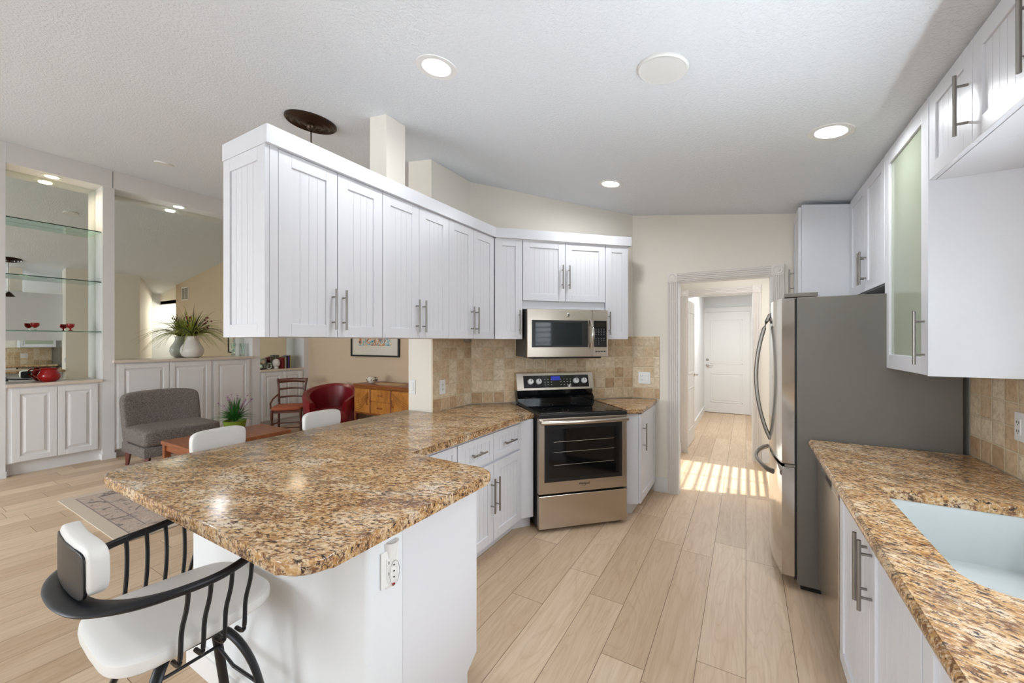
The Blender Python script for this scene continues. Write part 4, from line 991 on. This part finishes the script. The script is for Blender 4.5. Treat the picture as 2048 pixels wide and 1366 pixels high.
# ------------------------------------------------------------------ bar stools (front = local +y)
st = thing('bar_stool', 'black metal bar stool with white seat tucked under the near bar corner', 'bar stool', (-1.615, .60, 0), R(-2), 'bar stools around the peninsula')
def seatf(p):
    k = 1-.10*(p.y/.22); return Vector((p.x*k*(1-.10*max(0, (abs(p.y)-.15)/.1)), p.y, p.z+.012*((p.x/.23)**2)-.008))
B().superel((-.012, 0, .59), .212, .225, .034, .5, .42, 16, 40, seatf).go('seat', 'whitevinyl', st, True)
B().superel((0, 0, .53), .12, .12, .016, .3, .6).go('seat_plate', 'blkmetal', st, True)
def padf(p): return Vector((p.x, p.y-.35*(p.x**2)*-1.6, p.z))
B().superel((0, -.245, .872), .155, .026, .073, .45, .35, 16, 36, padf).xf(Matrix()).go('backrest', 'whitevinyl', st, True)
B().superel((0, -.268, .862), .140, .006, .066, .3, .3, 12, 36, padf).go('back_shell', 'blkmetal', st, True)
# U-shaped arm rail
path = []; rads = []
ctl = [(.265, .10), (.275, .0), (.262, -.1), (.22, -.185), (.15, -.245), (.08, -.268), (0, -.274)]
ctl = ctl+[(-x, y) for x, y in ctl[::-1][1:]]
def cat(P, n=5):
    out = []
    for i in range(len(P)-1):
        p0 = Vector(P[max(i-1, 0)]); p1 = Vector(P[i]); p2 = Vector(P[i+1]); p3 = Vector(P[min(i+2, len(P)-1)])
        for k in range(n):
            t = k/n; out.append(.5*((2*p1)+(p2-p0)*t+(2*p0-5*p1+4*p2-p3)*t*t+(3*p1-p0-3*p2+p3)*t**3))
    out.append(Vector(P[-1])); return out
ctl3 = [(x, y, .79 + .02*(y > .05) - .012*min(1, max(0, -y/.28))) for x, y in ctl]
pp = cat(ctl3, 5)
rr = [(.012+.022*max(0, min(1, (-p.y-.12)/.12)), .013) for p in pp]
B().sweep(pp, rr, 14).go('arm_rail', 'blkmetal', st, True)
for s in (-1, 1):
    for k in range(4):
        y = .085-k*.055; xx = s*(.268 if k else .266)
        B().sweep(cat([(xx, y, .795), (s*.256, y, .73), (s*.238, y-.006, .66), (s*.24, y-.01, .59), (s*.228, y-.01, .56), (s*.185, y-.01, .552)], 4), .0065, 8).go('spindle', 'blkmetal', st, True)
for a in (45, 135, 225, 315):
    ca, sa = math.cos(R(a)), math.sin(R(a))
    B().sweep(cat([(.05*ca, .05*sa, .52), (.13*ca, .13*sa, .49), (.2*ca, .2*sa, .38), (.25*ca, .25*sa, .2), (.30*ca, .30*sa, 0.004)], 5), (.018, .009), 10).go('leg', 'blkmetal', st, True)
q = [(.222*math.cos(R(a)), .222*math.sin(R(a)), .30) for a in (45, 135, 225, 315)]
b = B()
for i in range(4): b.sweep([q[i], ((q[i][0]+q[(i+1) % 4][0])*.46, (q[i][1]+q[(i+1) % 4][1])*.46, .30), q[(i+1) % 4]], .006, 8)
b.go('footrest', 'blkmetal', st, True)
B().cyl((0, 0, .50), (0, 0, .53), .06, 20).go('swivel', 'blkmetal', st, True)
dup(st, (-2.575, 1.24, 0), -PI/2+.1, 'bar stool on the dining side of the peninsula, in front of the coffee table')
dup(st, (-2.60, 1.93, 0), -PI/2+.0, 'bar stool on the dining side of the peninsula, in front of the red armchair')

# sun spot aimed at the vestibule floor
so = bpy.data.objects['sun_through_blind']; d = Vector((-.15, 4.95, 0))-so.location; so.rotation_euler = d.to_track_quat('-Z', 'Y').to_euler()

# repeats share a group
GR = {'wall_cabinet': 'white wall cabinets', 'base_cabinet': 'white base cabinets', 'built_in_cabinet': 'white built-in cabinets', 'recessed_light': 'recessed ceiling lights',
      'tile_backsplash': 'travertine backsplashes', 'wall_mirror': 'built-in niche mirrors', 'goblet': 'goblets on the glass shelf', 'granite_countertop': 'granite countertops',
      'wall_outlet': 'white wall outlets', 'glass_shelf': 'glass shelves in the niches', 'ceiling_speaker': 'round ceiling fittings'}
for o in bpy.data.objects:
    k = o.name.split('.')[0]
    if o.parent is None and k in GR: o['group'] = GR[k]
